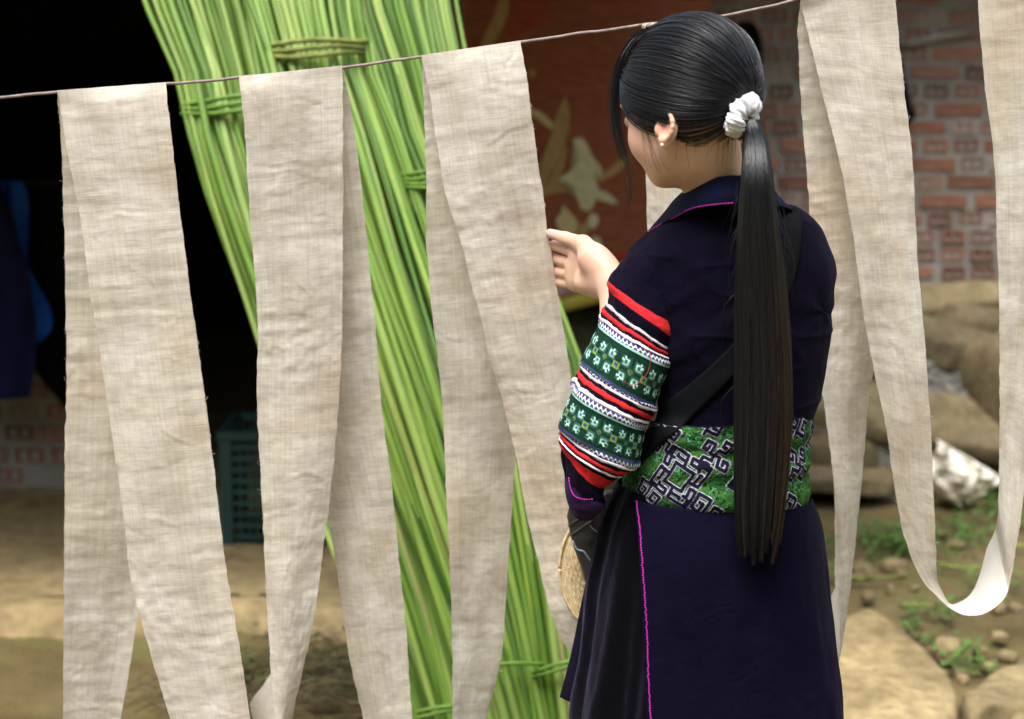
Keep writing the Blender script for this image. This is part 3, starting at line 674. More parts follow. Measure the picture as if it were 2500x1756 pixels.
# plant litter on the left at the edge of the porch
def litter():
    r = np.random.default_rng(31); paths = []
    for i in range(700):
        cx, cy = (780 + r.normal() * 120, 1690 + r.normal() * 45) if i < 520 else (r.uniform(380, 720), 1700 + r.normal() * 25)
        g = G(cx, cy, 0.02); a = r.uniform(-0.9, 0.9) + (math.pi if r.random() < .5 else 0); L = r.uniform(0.03, 0.16)
        d = np.array([math.cos(a), math.sin(a) * .6, 0]); z = abs(r.normal()) * (0.035 if i < 520 else 0.012)
        t = np.linspace(0, 1, 6)[:, None]
        paths.append(g + np.array([0, 0, z - .01]) + d * L * t + np.array([0, 0, 1]) * (np.sin(t * 3.1) * r.uniform(0, .025)))
    V, F = tubes(np.array(paths), r.uniform(0.0006, 0.0018, (700, 1)), 3)
    o = link('plant_litter', mesh_np('plant_litter', V, F), M['dry'])
    tag(o, 'heap of dry plant litter behind the hemp falls', 'litter', kind='stuff')
    V, F = [], []
    for i in range(900):
        cx, cy = 800 + r.normal() * 110, 1655 + r.normal() * 40
        if i > 700: cx, cy = r.uniform(560, 660), 1690 + r.normal() * 14
        g = G(cx, cy, 0.0); a = r.uniform(0, 6.28); L = r.uniform(.008, .03); w = L * .35
        d = np.array([math.cos(a), math.sin(a), r.uniform(-.2, .7)]); s = np.array([-math.sin(a), math.cos(a), 0]); b = g + [0, 0, abs(r.normal()) * .035]
        k = len(V); V += [b, b + d * L * .5 + s * w, b + d * L, b + d * L * .5 - s * w]; F.append((k, k + 1, k + 2, k + 3))
    o = link('moss_and_leaves', mesh_np('moss_and_leaves', V, F), m_noise('dark_moss', (0.02, 0.028, 0.008), (0.07, 0.09, 0.02), 12, 0.9, 0))
    tag(o, 'dark green moss and leaves on the plant litter', 'moss', kind='stuff')
litter()

# ------------------------------------------------------------------ teal crate by the doorway
def crate():
    root = empty('plastic_crate', (0, 0, 0), 'teal plastic crate with a grid of slots standing by the doorway', 'crate')
    B = G(600, 1335, FLOORZ); w, d, h = 0.36, 0.30, 0.0
    x0 = P(541, 1300, B[1])[0]; x1 = x0 + w; y0 = B[1]; y1 = y0 + d; z0 = FLOORZ + .004; z1 = P(600, 1075, y0)[2]
    root.location = (float(x0), float(y0), float(z0))
    t = 0.012
    for (a, b, c, e) in ((x0, x0 + .035, y0, y0 + .035), (x1 - .035, x1, y0, y0 + .035), (x0, x0 + .035, y1 - .035, y1), (x1 - .035, x1, y1 - .035, y1)):
        link('corner_post', boxes_mesh('corner_post', [(a, b, c, e, z0, z1)]), M['crate'], root)
    def side(xa, xb, ya, yb):
        bx = []
        along_x = (xb - xa) > (yb - ya)
        L = (xb - xa) if along_x else (yb - ya)
        for k in range(9):
            z = z0 + 0.02 + (z1 - z0 - .05) * k / 8
            bx.append((xa, xb, ya, yb, z, z + 0.012))
        for k in range(1, 12):
            s = L * k / 12
            if along_x: bx.append((xa + s - .003, xa + s + .003, ya + .0015, yb - .0015, z0 + .005, z1 - .01))
            else: bx.append((xa + .0015, xb - .0015, ya + s - .003, ya + s + .003, z0 + .005, z1 - .01))
        return boxes_mesh('grid_side', bx)
    link('grid_side', side(x0 + .0352, x1 - .0352, y0 + .006, y0 + .014), M['crate'], root)
    link('grid_side', side(x0 + .0352, x1 - .0352, y1 - .014, y1 - .006), M['crate'], root)
    link('grid_side', side(x0 + .006, x0 + .014, y0 + .0352, y1 - .0352), M['crate'], root)
    link('grid_side', side(x1 - .014, x1 - .006, y0 + .0352, y1 - .0352), M['crate'], root)
    link('rim', boxes_mesh('rim', [(x0 - .006, x1 + .006, y0 - .006, y0 + .02, z1 + .0005, z1 + .026), (x0 - .006, x1 + .006, y1 - .02, y1 + .006, z1 + .0005, z1 + .026),
                                   (x0 - .006, x0 + .02, y0 + .0205, y1 - .0205, z1 + .0005, z1 + .026), (x1 - .02, x1 + .006, y0 + .0205, y1 - .0205, z1 + .0005, z1 + .026)]), M['crate'], root)
    link('bottom', boxes_mesh('bottom', [(x0 + .0352, x1 - .0352, y0 + .036, y1 - .036, z0 + .004, z0 + .012)]), M['crate'], root)
crate()

# ------------------------------------------------------------------ garments hanging in the dark
def hanging(name, outline, Y, th, mat, label, cat, folds=5, seed=1, group=None):
    """cloth hanging from a peg: outline in photo pixels per height, folded in depth"""
    o_ = crv(outline, 60)      # rows of (y, xl, xr)
    rows = []
    nu = 48
    for (y, xl, xr) in o_:
        th_ = np.linspace(0, 2 * np.pi, nu, endpoint=False)
        xm, hw = (xl + xr) / 2, (xr - xl) / 2
        px = xm + hw * np.cos(th_)
        base = np.array([P(p, y, Y) for p in px])
        dep = -np.sin(th_) * th * (0.55 + 0.45 * np.sin(np.cos(th_) * folds * 1.7 + seed + y * 0.004)) + 0.01 * fbm(px * 0.02, np.full(nu, y * 0.01), seed=seed)
        base[:, 1] += -dep
        rows.append(base)
    rows = np.array(rows)
    cap0 = rows[:1].mean(1, keepdims=True).repeat(nu, 1); cap1 = rows[-1:].mean(1, keepdims=True).repeat(nu, 1)
    me = grid_mesh(name, np.concatenate([cap0, rows, cap1]), True)
    return tag(link(name, me, M[mat]), label, cat, group)
hanging('white_sack', [(1086, 2296, 2312), (1100, 2284, 2336), (1125, 2272, 2378), (1150, 2266, 2420), (1168, 2266, 2444), (1190, 2272, 2424), (1208, 2286, 2398), (1222, 2312, 2362), (1226, 2330, 2345)], 5.70, 0.075, 'sack', 'crumpled white plastic sack lying against the rubble', 'sack', 2.3, 4)
SK_ = bpy.data.objects['white_sack'].data; sv = np.array([v.co[:] for v in SK_.vertices]); sv[:, 1] += .022 * fbm(sv[:, 0] * 26, sv[:, 2] * 26, seed=5, oct=4) + .012 * np.sin(sv[:, 0] * 95 + 2.2 * np.sin(sv[:, 2] * 30)); SK_.vertices.foreach_set('co', sv.astype(np.float32).ravel()); SK_.update()
rock('rubble_stone', (float(P(1440, 860, 6.55)[0]), 6.55, 0.26), (0.75, 0.30, 0.55), (0, 0, 0.2), 'gravel', 61, 'grey stone block standing under the hanging rug')
hanging('blue_shirt', [(440, -40, 55), (470, -60, 66), (560, -70, 70), (650, -70, 72), (700, -70, 95), (760, -60, 125), (790, -60, 129), (815, -50, 120), (840, -40, 92)], 5.56, 0.045, 'blue', 'bright blue shirt hanging half behind a dark blue jacket', 'shirt', 4, 2)
hanging('dark_jacket', [(445, -150, -5), (500, -170, 22), (600, -180, 52), (700, -180, 76), (800, -180, 86), (900, -180, 84), (970, -180, 74)], 5.45, 0.05, 'dkblue', 'dark blue jacket hanging over the bright blue shirt', 'jacket', 5, 5)
hanging('black_trousers', [(425, 60, 180), (500, 50, 215), (700, 70, 225), (900, 85, 220), (925, 100, 215), (960, 128, 205), (1005, 165, 200)], 5.62, 0.04, 'black', 'black garment hanging beside the bright blue shirt', 'garment', 4, 7)
hanging('black_bag', [(52, 1812, 1828), (60, 1796, 1842), (85, 1786, 1856), (130, 1790, 1862), (180, 1800, 1864), (215, 1812, 1862), (222, 1825, 1850)], 6.93, 0.05, 'black', 'black cloth bag hanging on the brick wall behind the hair', 'bag', 3, 9)
hanging('black_garment', [(95, 2120, 2192), (130, 2110, 2198), (200, 2120, 2212), (260, 2130, 2228), (282, 2140, 2236), (305, 2150, 2218), (345, 2160, 2216), (352, 2175, 2205)], 6.93, 0.04, 'black', 'black pointed garment hanging on the wall behind the hemp fall', 'garment', 3, 11)
# ------------------------------------------------------------------ clothes line
YL = 2.60
LINE = [(-560, 292), (-150, 250), (0, 235), (139, 222), (405, 203), (585, 187), (836, 162), (1029, 137), (1271, 101), (1560, 60), (1700, 46), (1850, 20), (1958, -6), (2185, -43), (2380, -76), (2630, -120), (2950, -178)]
def line_y(px):
    a = np.array(LINE, float); return np.interp(px, a[:, 0], a[:, 1])
def build_line():
    c = crv(LINE, 160)
    path = np.array([P(x, y + 2.5, YL) for x, y in c])
    path[:, 2] += 0.0008 * fbm(np.arange(160) * .35, np.zeros(160), seed=3)
    o = link('clothes_line', tube_mesh('clothes_line', path, 0.0022, 8), M['line'])
    tag(o, 'thin brown clothes line carrying the hemp strips', 'clothes line')
    for k, (e, nb) in enumerate(((path[0], path[1]), (path[-1], path[-2]))):
        base = np.array([e[0], e[1] + 0.03, -0.04]); top = np.array([e[0], e[1] + 0.03, e[2] + 0.22])
        pth = np.linspace(base, top, 12); pth[:, 0] += 0.006 * np.sin(np.arange(12) * 1.3)
        p = link('wooden_post', tube_mesh('wooden_post', pth, np.linspace(.038, .030, 12), 12), M['wood'])
        tag(p, 'rough wooden post holding the %s end of the clothes line' % ('lower' if k == 0 else 'upper'), 'post')
build_line()

# ------------------------------------------------------------------ hemp strips
def fall_grid(Lp, Rp, n, nu, bulge, seed, amp=1.0, side=0.0):
    """sheet between a left and a right edge, each a list of (px, py, Y); wrinkled as hand-woven cloth is"""
    if len(Lp) == len(Rp):               # matching points: keep the two edges in step
        a_, b_ = np.array(Lp, float), np.array(Rp, float)
        d_ = np.concatenate([[0], np.cumsum((np.linalg.norm(np.diff(a_[:, :2], axis=0), axis=1) + np.linalg.norm(np.diff(b_[:, :2], axis=0), axis=1)) / 2)])
        tt_ = np.linspace(0, d_[-1], n); L, R = crv_at(a_, d_, tt_), crv_at(b_, d_, tt_)
    else:
        L = crv(Lp, n); R = crv(Rp, n)
    A = np.array([P(*q) for q in L]); B = np.array([P(*q) for q in R])
    u = np.linspace(0, 1, nu)
    Pt = A[:, None] * (1 - u)[:, None] + B[:, None] * u[:, None]
    W = 0.165
    vlen = np.concatenate([[0], np.cumsum(np.linalg.norm(np.diff((A + B) / 2, axis=0), axis=1))])
    Uc, Vc = np.meshgrid(u * W, vlen)
    b = np.interp(np.linspace(0, 1, n), np.linspace(0, 1, len(bulge)), bulge)
    edge = np.sin(np.pi * u)
    dis = b[:, None] * edge[None, :]
    env = np.clip(Vc / 0.02, 0, 1)
    w1 = 0.0065 * fbm(Uc * 7, Vc * 3.2, seed=seed, oct=2)
    q = np.random.default_rng(seed * 13 + 5)
    w2 = np.zeros_like(Uc); Vtot = vlen[-1]
    for _ in range(90):
        cu, cv = q.uniform(0, W), Vtot * q.random() ** 1.25
        an = q.normal() * 0.30 if q.random() < .6 else q.choice([-1, 1]) * q.uniform(.5, 1.2)
        ln, wd, am = q.uniform(.012, .06), q.uniform(.0009, .0024), q.normal() * .0007 + np.sign(q.normal()) * .0002
        ca, sa = math.cos(an), math.sin(an); x = (Uc - cu) * ca + (Vc - cv) * sa; y = -(Uc - cu) * sa + (Vc - cv) * ca
        y = y + (x * x) * q.normal() * 9 + .0012 * np.sin(x * q.uniform(90, 200) + q.uniform(0, 6))
        w2 += am * np.exp(-(x / ln) ** 2) * (np.exp(-(y / wd) ** 2) - .55 * np.exp(-((y - 2.0 * wd) / (1.6 * wd)) ** 2))
    w2 += 0.0008 * fbm(Uc * 45, Vc * 70, seed=seed + 51, oct=3) * (0.4 + np.clip(fbm(Uc * 9, Vc * 7, seed=seed + 52, oct=2), 0, 1))
    hor = 0.0007 * vnoise(Uc * 5, Vc * 75, seed=seed + 77)
    Pt[..., 1] -= env * (dis + amp * (w1 + w2 + hor)) - side * (1 - np.exp(-Vc / 0.07))
    Pt[..., 0] += 0.0007 * fbm(Vc * 60, Uc * 0, seed=seed + 88, oct=2) * (np.abs(u - .5) * 2)[None, :] ** 6
    return Pt, np.stack([Uc, Vc], -1)

def frays(Pt, n, seed, r=0.00028):
    """loose thread ends along both selvedges"""
    q = np.random.default_rng(seed); paths = []
    for i in range(n):
        e = 0 if q.random() < .5 else -1; k = q.integers(3, Pt.shape[0] - 3)
        a = Pt[k, e]; inn = Pt[k, 1 if e == 0 else -2]; d = a - inn; d /= np.linalg.norm(d)
        L = abs(q.normal()) * 0.0014 + 0.0008 + (0.004 if q.random() < .03 else 0)
        up = np.array([0, q.uniform(-.6, .2), q.normal() * 0.9])
        t = np.linspace(0, 1, 5)[:, None]
        paths.append(a - d * 0.001 + d * L * t + up * L * t ** 2)
    return tubes(np.array(paths), np.full((n, 5), r), 3)

def cloth(name, falls, label, seed, group=None, extra_frays=150, cat='hemp cloth'):
    """a strip laid over the line: each fall is (name, Ledge, Redge, bulge)"""
    top = np.array(P(falls[0][1][0][0], falls[0][1][0][1], YL))
    root = empty(name, tuple(map(float, (top[0], YL, top[2]))), label, cat, group)
    for k, (nm, Lp, Rp, bulge) in enumerate(falls):
        Pt, uv = fall_grid(Lp, Rp, 300, 46, bulge, seed + 100 * k, 0.3 if nm == 'turned_flap' else 1.0, {'front_fall': -.013, 'back_fall': .015, 'front_and_loop': -.008}.get(nm, 0.0))
        uv = uv + np.array([0.37 * seed, 0.9 * k + 0.61 * seed])
        if nm == 'front_and_loop':      # one continuous strip: hanging part, turned-over loop, rising part
            a_, b_ = np.array(Lp, float), np.array(Rp, float); d_ = np.concatenate([[0], np.cumsum((np.linalg.norm(np.diff(a_[:, :2], axis=0), axis=1) + np.linalg.norm(np.diff(b_[:, :2], axis=0), axis=1)) / 2)]); Lc = crv_at(a_, d_, np.linspace(0, d_[-1], 300))
            i0 = int(np.argmin(np.hypot(Lc[:, 0] - 2314, Lc[:, 1] - 1480))); i1 = int(np.argmin(np.hypot(Lc[:, 0] - 2457, Lc[:, 1] - 1436)))
            f = link('front_fall', grid_mesh('front_fall', Pt[:i0 + 1], uv=uv[:i0 + 1]), M['hemp'], root)
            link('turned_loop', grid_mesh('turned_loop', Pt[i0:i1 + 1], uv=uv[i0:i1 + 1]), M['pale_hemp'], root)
            link('rising_fall', grid_mesh('rising_fall', Pt[i1:], uv=uv[i1:]), M['hemp'], root)
        else:
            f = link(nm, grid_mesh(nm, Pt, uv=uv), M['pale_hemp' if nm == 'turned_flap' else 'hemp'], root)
        V, F = frays(Pt, extra_frays, seed + 7 * k)
        fr = mesh_np('loose_threads', V, F)
        set_uv(fr, np.zeros((len(V), 2)) + 0.3 * k)
        tag(link('loose_threads', fr, M['hemp'], f), kind='stuff')
    return root

def dep(pts, Y0, Y1, yend=1756, ytop=None):
    """give an edge list its distance: Y0 at the line, eased to Y1 at pixel row yend"""
    out = []
    y0 = pts[0][1] if ytop is None else ytop
    for i, (x, y) in enumerate(pts):
        s = min(max((y - y0) / (yend - y0), 0), 1.25)
        out.append((x, y, Y0 + (Y1 - Y0) * s))
    return out
FR, BK = YL - 0.0035, YL + 0.0045
# drape 1
cloth('hemp_strip', [
    ('front_fall', dep([(139, 222), (146, 254), (161, 341), (181, 438), (200, 534), (222, 696), (243, 830), (261, 950), (300, 1200), (330, 1440), (370, 1575), (425, 1756), (500, 2000)], FR, YL - 0.030),
                   dep([(405, 201), (422, 319), (442, 486), (469, 700), (486, 830), (502, 950), (525, 1125), (555, 1375), (595, 1600), (617, 1756), (650, 2000)], FR, YL - 0.045), [0.001, 0.006, 0.008, 0.010, 0.012]),
    ('back_fall', dep([(139, 224), (147, 360), (152, 600), (155, 800), (157, 970), (152, 1100), (152, 1300), (150, 1500), (146, 1756), (140, 2000)], BK, YL + 0.065),
                  dep([(405, 203), (408, 400), (400, 700), (392, 1000), (372, 1250), (340, 1440), (318, 1600), (290, 1756), (250, 2000)], BK, YL + 0.075), [0.0, 0.002, 0.004, -0.004, -0.010])],
    'hemp strip hung over the line beside the blue shirt, farthest from the woman', 1)
# drape 2
cloth('hemp_strip', [
    ('front_fall', dep([(585, 187), (600, 300), (612, 500), (628, 700), (632, 800), (629, 950), (640, 1200), (655, 1500), (664, 1650), (672, 1756), (690, 2000)], FR, YL - 0.03),
                   dep([(836, 160), (838, 300), (839, 500), (838, 700), (830, 950), (808, 1200), (795, 1300), (770, 1500), (715, 1756), (690, 1990)], FR, YL - 0.015), [0.001, 0.006, 0.010, 0.008, 0.012]),
    ('back_fall', dep([(585, 189), (620, 400), (660, 700), (700, 950), (755, 1150), (797, 1280), (820, 1400), (850, 1600), (884, 1756), (930, 2000)], BK, YL + 0.05),
                  dep([(836, 162), (850, 240), (868, 350), (885, 500), (900, 650), (915, 800), (930, 1000), (955, 1200), (975, 1400), (990, 1550), (1004, 1756), (1030, 2000)], BK, YL + 0.03), [0.0, 0.004, 0.006, 0.008, 0.010]),
    ('turned_flap', [(667, 1636, YL - .018), (640, 1676, YL - 0.005), (612, 1718, YL + .005), (622, 1770, YL + .01), (640, 1900, YL + .01)],
                    [(669, 1640, YL - .017), (676, 1690, YL - .012), (684, 1740, YL - .010), (690, 1790, YL - .01), (700, 1900, YL - .0)], [0.0, 0.004, 0.004])],
    'hemp strip hung over the line between two others, its falls parting below', 2)
# drape 3, the one the hand holds
cloth('hemp_strip', [
    ('front_fall', dep([(1029, 135), (1053, 253), (1071, 369), (1092, 485), (1124, 580), (1150, 685), (1176, 780), (1190, 850), (1220, 950), (1245, 1050), (1262, 1125), (1281, 1230), (1315, 1375), (1340, 1475), (1370, 1550), (1400, 1600), (1470, 1760)], FR, YL - 0.01),
                   dep([(1271, 99), (1290, 220), (1311, 380), (1325, 470), (1336, 560), (1350, 640), (1362, 720), (1385, 860), (1405, 1000), (1440, 1200), (1475, 1400), (1520, 1600), (1560, 1760)], FR, YL - 0.02), [0.001, 0.008, 0.010, 0.010, 0.012]),
    ('back_fall', dep([(1029, 137), (1035, 300), (1040, 450), (1041, 600), (1053, 750), (1065, 850), (1080, 1000), (1088, 1200), (1098, 1400), (1103, 1600), (1105, 1756), (1108, 2000)], BK, YL + 0.04),
                  dep([(1271, 101), (1276, 400), (1280, 700), (1275, 950), (1258, 1125), (1246, 1300), (1236, 1450), (1225, 1600), (1190, 1756), (1150, 2000)], BK, YL + 0.07), [0.0, 0.004, 0.006, -0.004, 0.008])],
    'hemp strip over the line whose edge the woman holds in her hand', 3)
# strip behind the neck
cloth('hemp_strip', [
    ('front_fall', dep([(1566, 58), (1570, 250), (1575, 420), (1580, 600), (1590, 900), (1610, 1300), (1640, 1756)], FR, YL - 0.0),
                   dep([(1688, 46), (1690, 250), (1700, 420), (1720, 600), (1760, 900), (1800, 1300), (1820, 1756)], FR, YL - 0.0), [0.001, 0.006, 0.008]),
    ('back_fall', dep([(1566, 60), (1590, 420), (1620, 900), (1660, 1400), (1690, 1756)], BK, YL + 0.06),
                  dep([(1688, 48), (1740, 420), (1820, 900), (1850, 1400), (1880, 1756)], BK, YL + 0.06), [0.0, 0.004, 0.006])],
    'hemp strip hanging straight behind the woman\'s chin and neck', 4, extra_frays=60)
# drape 4 with the loop that rises to drape 5 (one strip)
cloth('hemp_strip', [
    ('front_and_loop', [(1956, -6, FR), (1962, 30, FR), (1980, 112, FR - .002), (2023, 298, FR - .006), (2056, 446, FR - .01), (2082, 600, FR - .012), (2108, 786, FR - .015), (2138, 935, FR - .017), (2160, 1046, FR - .02), (2178, 1169, FR - .02), (2197, 1274, FR - .02), (2219, 1349, FR - .02), (2249, 1413, FR - .02), (2287, 1456, FR - .022), (2314, 1480, FR - .03), (2340, 1495, FR - .04), (2370, 1500, FR - .045), (2403, 1492, FR - .04), (2437, 1469, FR - .03), (2457, 1436, FR - .02), (2464, 1394, FR - .012), (2482, 1281, FR - .008), (2497, 1169, FR - .006), (2514, 1030, FR - .004), (2545, 823, FR), (2575, 600, FR), (2598, 372, FR), (2612, 186, FR), (2626, -118, FR)],
                   [(2184, -43, FR), (2187, 0, FR), (2197, 123, FR - .002), (2216, 316, FR - .006), (2226, 446, FR - .01), (2233, 600, FR - .012), (2250, 786, FR - .015), (2264, 972, FR - .017), (2270, 1080, FR - .018), (2276, 1200, FR - .018), (2281, 1300, FR - .015), (2283, 1360, FR - .008), (2285, 1405, FR - .0), (2298, 1443, FR + .02), (2318, 1472, FR + .055), (2334, 1470, FR + .075), (2366, 1448, FR + .085), (2392, 1390, FR + .075), (2409, 1332, FR + .05), (2428, 1290, FR + .02), (2432, 1256, FR - .004), (2435, 1185, FR - .008), (2436, 1105, FR - .008), (2437, 1000, FR - .008), (2436, 815, FR - .004), (2430, 600, FR), (2421, 380, FR), (2398, 196, FR), (2378, -76, FR)], [0.001, 0.006, 0.006, 0.0, 0.0, 0.004, 0.006, 0.001]),
    ('back_fall', dep([(1956, -4), (1950, 56), (1952, 112), (1961, 260), (1973, 409), (1980, 521), (1994, 720), (2008, 916), (2023, 1046), (2039, 1180), (2041, 1413), (2046, 1563), (2043, 1640), (2036, 1690), (2020, 1800)], BK, YL + 0.03),
                  dep([(2184, -41), (2186, 60), (2188, 300), (2185, 600), (2165, 800), (2126, 961), (2116, 1083), (2107, 1187), (2088, 1356), (2076, 1470), (2058, 1582), (2041, 1676), (2030, 1740), (2010, 1800)], BK, YL + 0.08), [0.0, 0.004, 0.008, 0.004, 0.004, 0.0]),
    ('turned_flap', [(2044, 1424, YL + .03), (2030, 1456, YL + .01), (2014, 1492, YL - .01), (2010, 1560, YL - .015), (2016, 1640, YL - .01), (2028, 1684, YL + .0)],
                    [(2046, 1428, YL + .03), (2050, 1480, YL + .045), (2052, 1540, YL + .05), (2050, 1600, YL + .05), (2044, 1650, YL + .05), (2036, 1690, YL + .045)], [0.0, 0.003, 0.0])],
    'long hemp strip hanging in a loop before the rubble and brick wall', 5, extra_frays=170)

# ------------------------------------------------------------------ bundles of green hemp stalks
def bundle(label, st, n, seed, ties, ztop=2.35):
    """st: stations (cx, cy, half width px, Y, half depth m) from the top down"""
    q = np.random.default_rng(seed)
    st = np.array(st, float)
    d = np.concatenate([[0], np.cumsum(np.linalg.norm(np.diff(st[:, :2], axis=0), axis=1))])
    S = 16
    samp = crv_at(st, d, np.linspace(0, d[-1], S))
    base = P(samp[-1][0], samp[-1][1], samp[-1][3])
    root = empty('hemp_stalk_bundle', tuple(map(float, base)), label, 'stalk bundle')
    for i in range(n):
        # denser towards the visible face
        a = q.uniform(-1, 1); bmax = math.sqrt(max(0, 1 - a * a)); b = -bmax * (1 - abs(q.normal()) * 0.55)
        b = max(b, -bmax)
        drift = q.normal() * (0.16 if q.random() < .8 else .5); ph = q.uniform(0, 6.28)
        t = np.linspace(0, 1, S)
        aa = np.clip(a + drift * (t - .5) + 0.045 * np.sin(t * q.uniform(3, 7) + ph), -1.04, 1.04)
        pts = np.array([P(s[0] + s[2] * x, s[1], s[3] + s[4] * b) for s, x in zip(samp, aa)])
        pts[:, 1] += 0.012 * np.sin(t * 7 + ph) + q.normal() * .013
        r0 = q.uniform(0.0050, 0.0105) * (0.8 if q.random() < .2 else 1)
        rad = r0 * np.linspace(0.80, 1.05, S)
        V, F = tubes(pts[None], rad[None], 6)
        me = mesh_np('stalk', V, F)
        set_uv(me, np.stack([np.tile(np.linspace(0, 1, 6), S), np.repeat(t * 2.4, 6)], 1))
        link('stalk', me, M['stalk'], root)
    for (yt, wsc, turns, mat, slope, rad) in ties:
        k = np.interp(yt, samp[:, 1], np.arange(S)); s = np.array([np.interp(k, np.arange(S), samp[:, j]) for j in range(5)])
        paths = []
        for m_ in range(turns):
            th = np.linspace(0, 2 * np.pi, 40)
            off = (m_ - (turns - 1) / 2) * rad * 2.3 / 0.00084 * 1.0
            pp = np.array([P(s[0] + s[2] * wsc * np.cos(x), s[1] + off + slope * np.cos(x) + 4 * math.sin(3 * x + m_), s[3] - (s[4] * wsc + 0.036) * np.sin(x)) for x in th])
            paths.append(pp)
        V, F = tubes(np.array(paths), np.full((turns, 40), rad), 6)
        link('tie', mesh_np('tie', V, F), M[mat], root)
    return root
bundle('green hemp stalk bundle tied with two green strands, leaning closest to the dark doorway',
       [(455, -260, 175, 3.86, .075), (530, 0, 172, 3.78, .075), (572, 130, 150, 3.74, .07), (590, 250, 142, 3.70, .07), (640, 430, 150, 3.66, .07), (745, 750, 150, 3.60, .07), (830, 1000, 150, 3.56, .07), (930, 1300, 130, 3.52, .07), (1000, 1500, 115, 3.49, .06), (1075, 1740, 95, 3.46, .055), (1130, 1905, 90, 3.43, .055)],
       100, 1, [(252, 1.03, 3, 'tie', -14, .0055), (1736, 1.10, 2, 'tie', -14, .004)])
bundle('green hemp stalk bundle tied high up with a braided dry straw band',
       [(690, -260, 160, 3.80, .07), (745, 0, 140, 3.72, .07), (765, 115, 128, 3.68, .065), (840, 350, 140, 3.62, .07), (930, 650, 150, 3.56, .07), (1030, 950, 150, 3.50, .07), (1120, 1250, 135, 3.46, .065), (1200, 1520, 110, 3.43, .06), (1255, 1740, 95, 3.41, .055), (1300, 1915, 92, 3.39, .055)],
       94, 2, [(118, 0.96, 3, 'drytie', -4, .0060), (1625, 1.12, 1, 'tie', -10, .004)])
bundle('green hemp stalk bundle reaching to the rug and the woman\'s skirt',
       [(900, -260, 165, 3.84, .07), (955, 0, 150, 3.76, .07), (1000, 150, 135, 3.72, .065), (1045, 330, 120, 3.67, .06), (1085, 435, 115, 3.64, .06), (1175, 620, 130, 3.58, .065), (1278, 880, 142, 3.53, .065), (1330, 1200, 130, 3.48, .065), (1368, 1480, 112, 3.44, .06), (1400, 1740, 100, 3.42, .055), (1430, 1915, 100, 3.40, .055)],
       94, 3, [(435, 1.03, 4, 'tie', -8, .0045), (1625, 1.06, 2, 'tie', -24, .004)])
# ------------------------------------------------------------------ the woman: body as one surface (signed distance field, meshed once)
def unit(v): v = np.asarray(v, float); return v / np.linalg.norm(v)
H_AZ, H_PT, H_RL = math.radians(43), math.radians(21), math.radians(0)
HC = P(1674, 234, 2.30)
hf = np.array([-math.sin(H_AZ) * math.cos(H_PT), math.cos(H_AZ) * math.cos(H_PT), -math.sin(H_PT)])
hl = np.array([-math.cos(H_AZ), -math.sin(H_AZ), 0.0])
hu = np.cross(hf, hl)
HM = np.stack([hf, hl, hu])              # rows: local axes in world
def hw(f, l, u): return HC + hf * f + hl * l + hu * u

HCEN = np.array([-0.012, 0, 0.010]); HRAD = np.array([0.0985, 0.0815, 0.0900])
ANC = unit(np.array([-0.84, -0.12, -0.58]))
def hairline(f, l):
    t = np.interp(f, [-1, -0.75, -0.55, -0.4, -0.25, -0.12, 0.05, 0.25, 0.5, 0.7, 0.9, 1], [-0.95, -0.82, -0.60, -0.36, -0.16, -0.09, -0.11, -0.13, 0.02, 0.24, 0.40, 0.46])
    return t

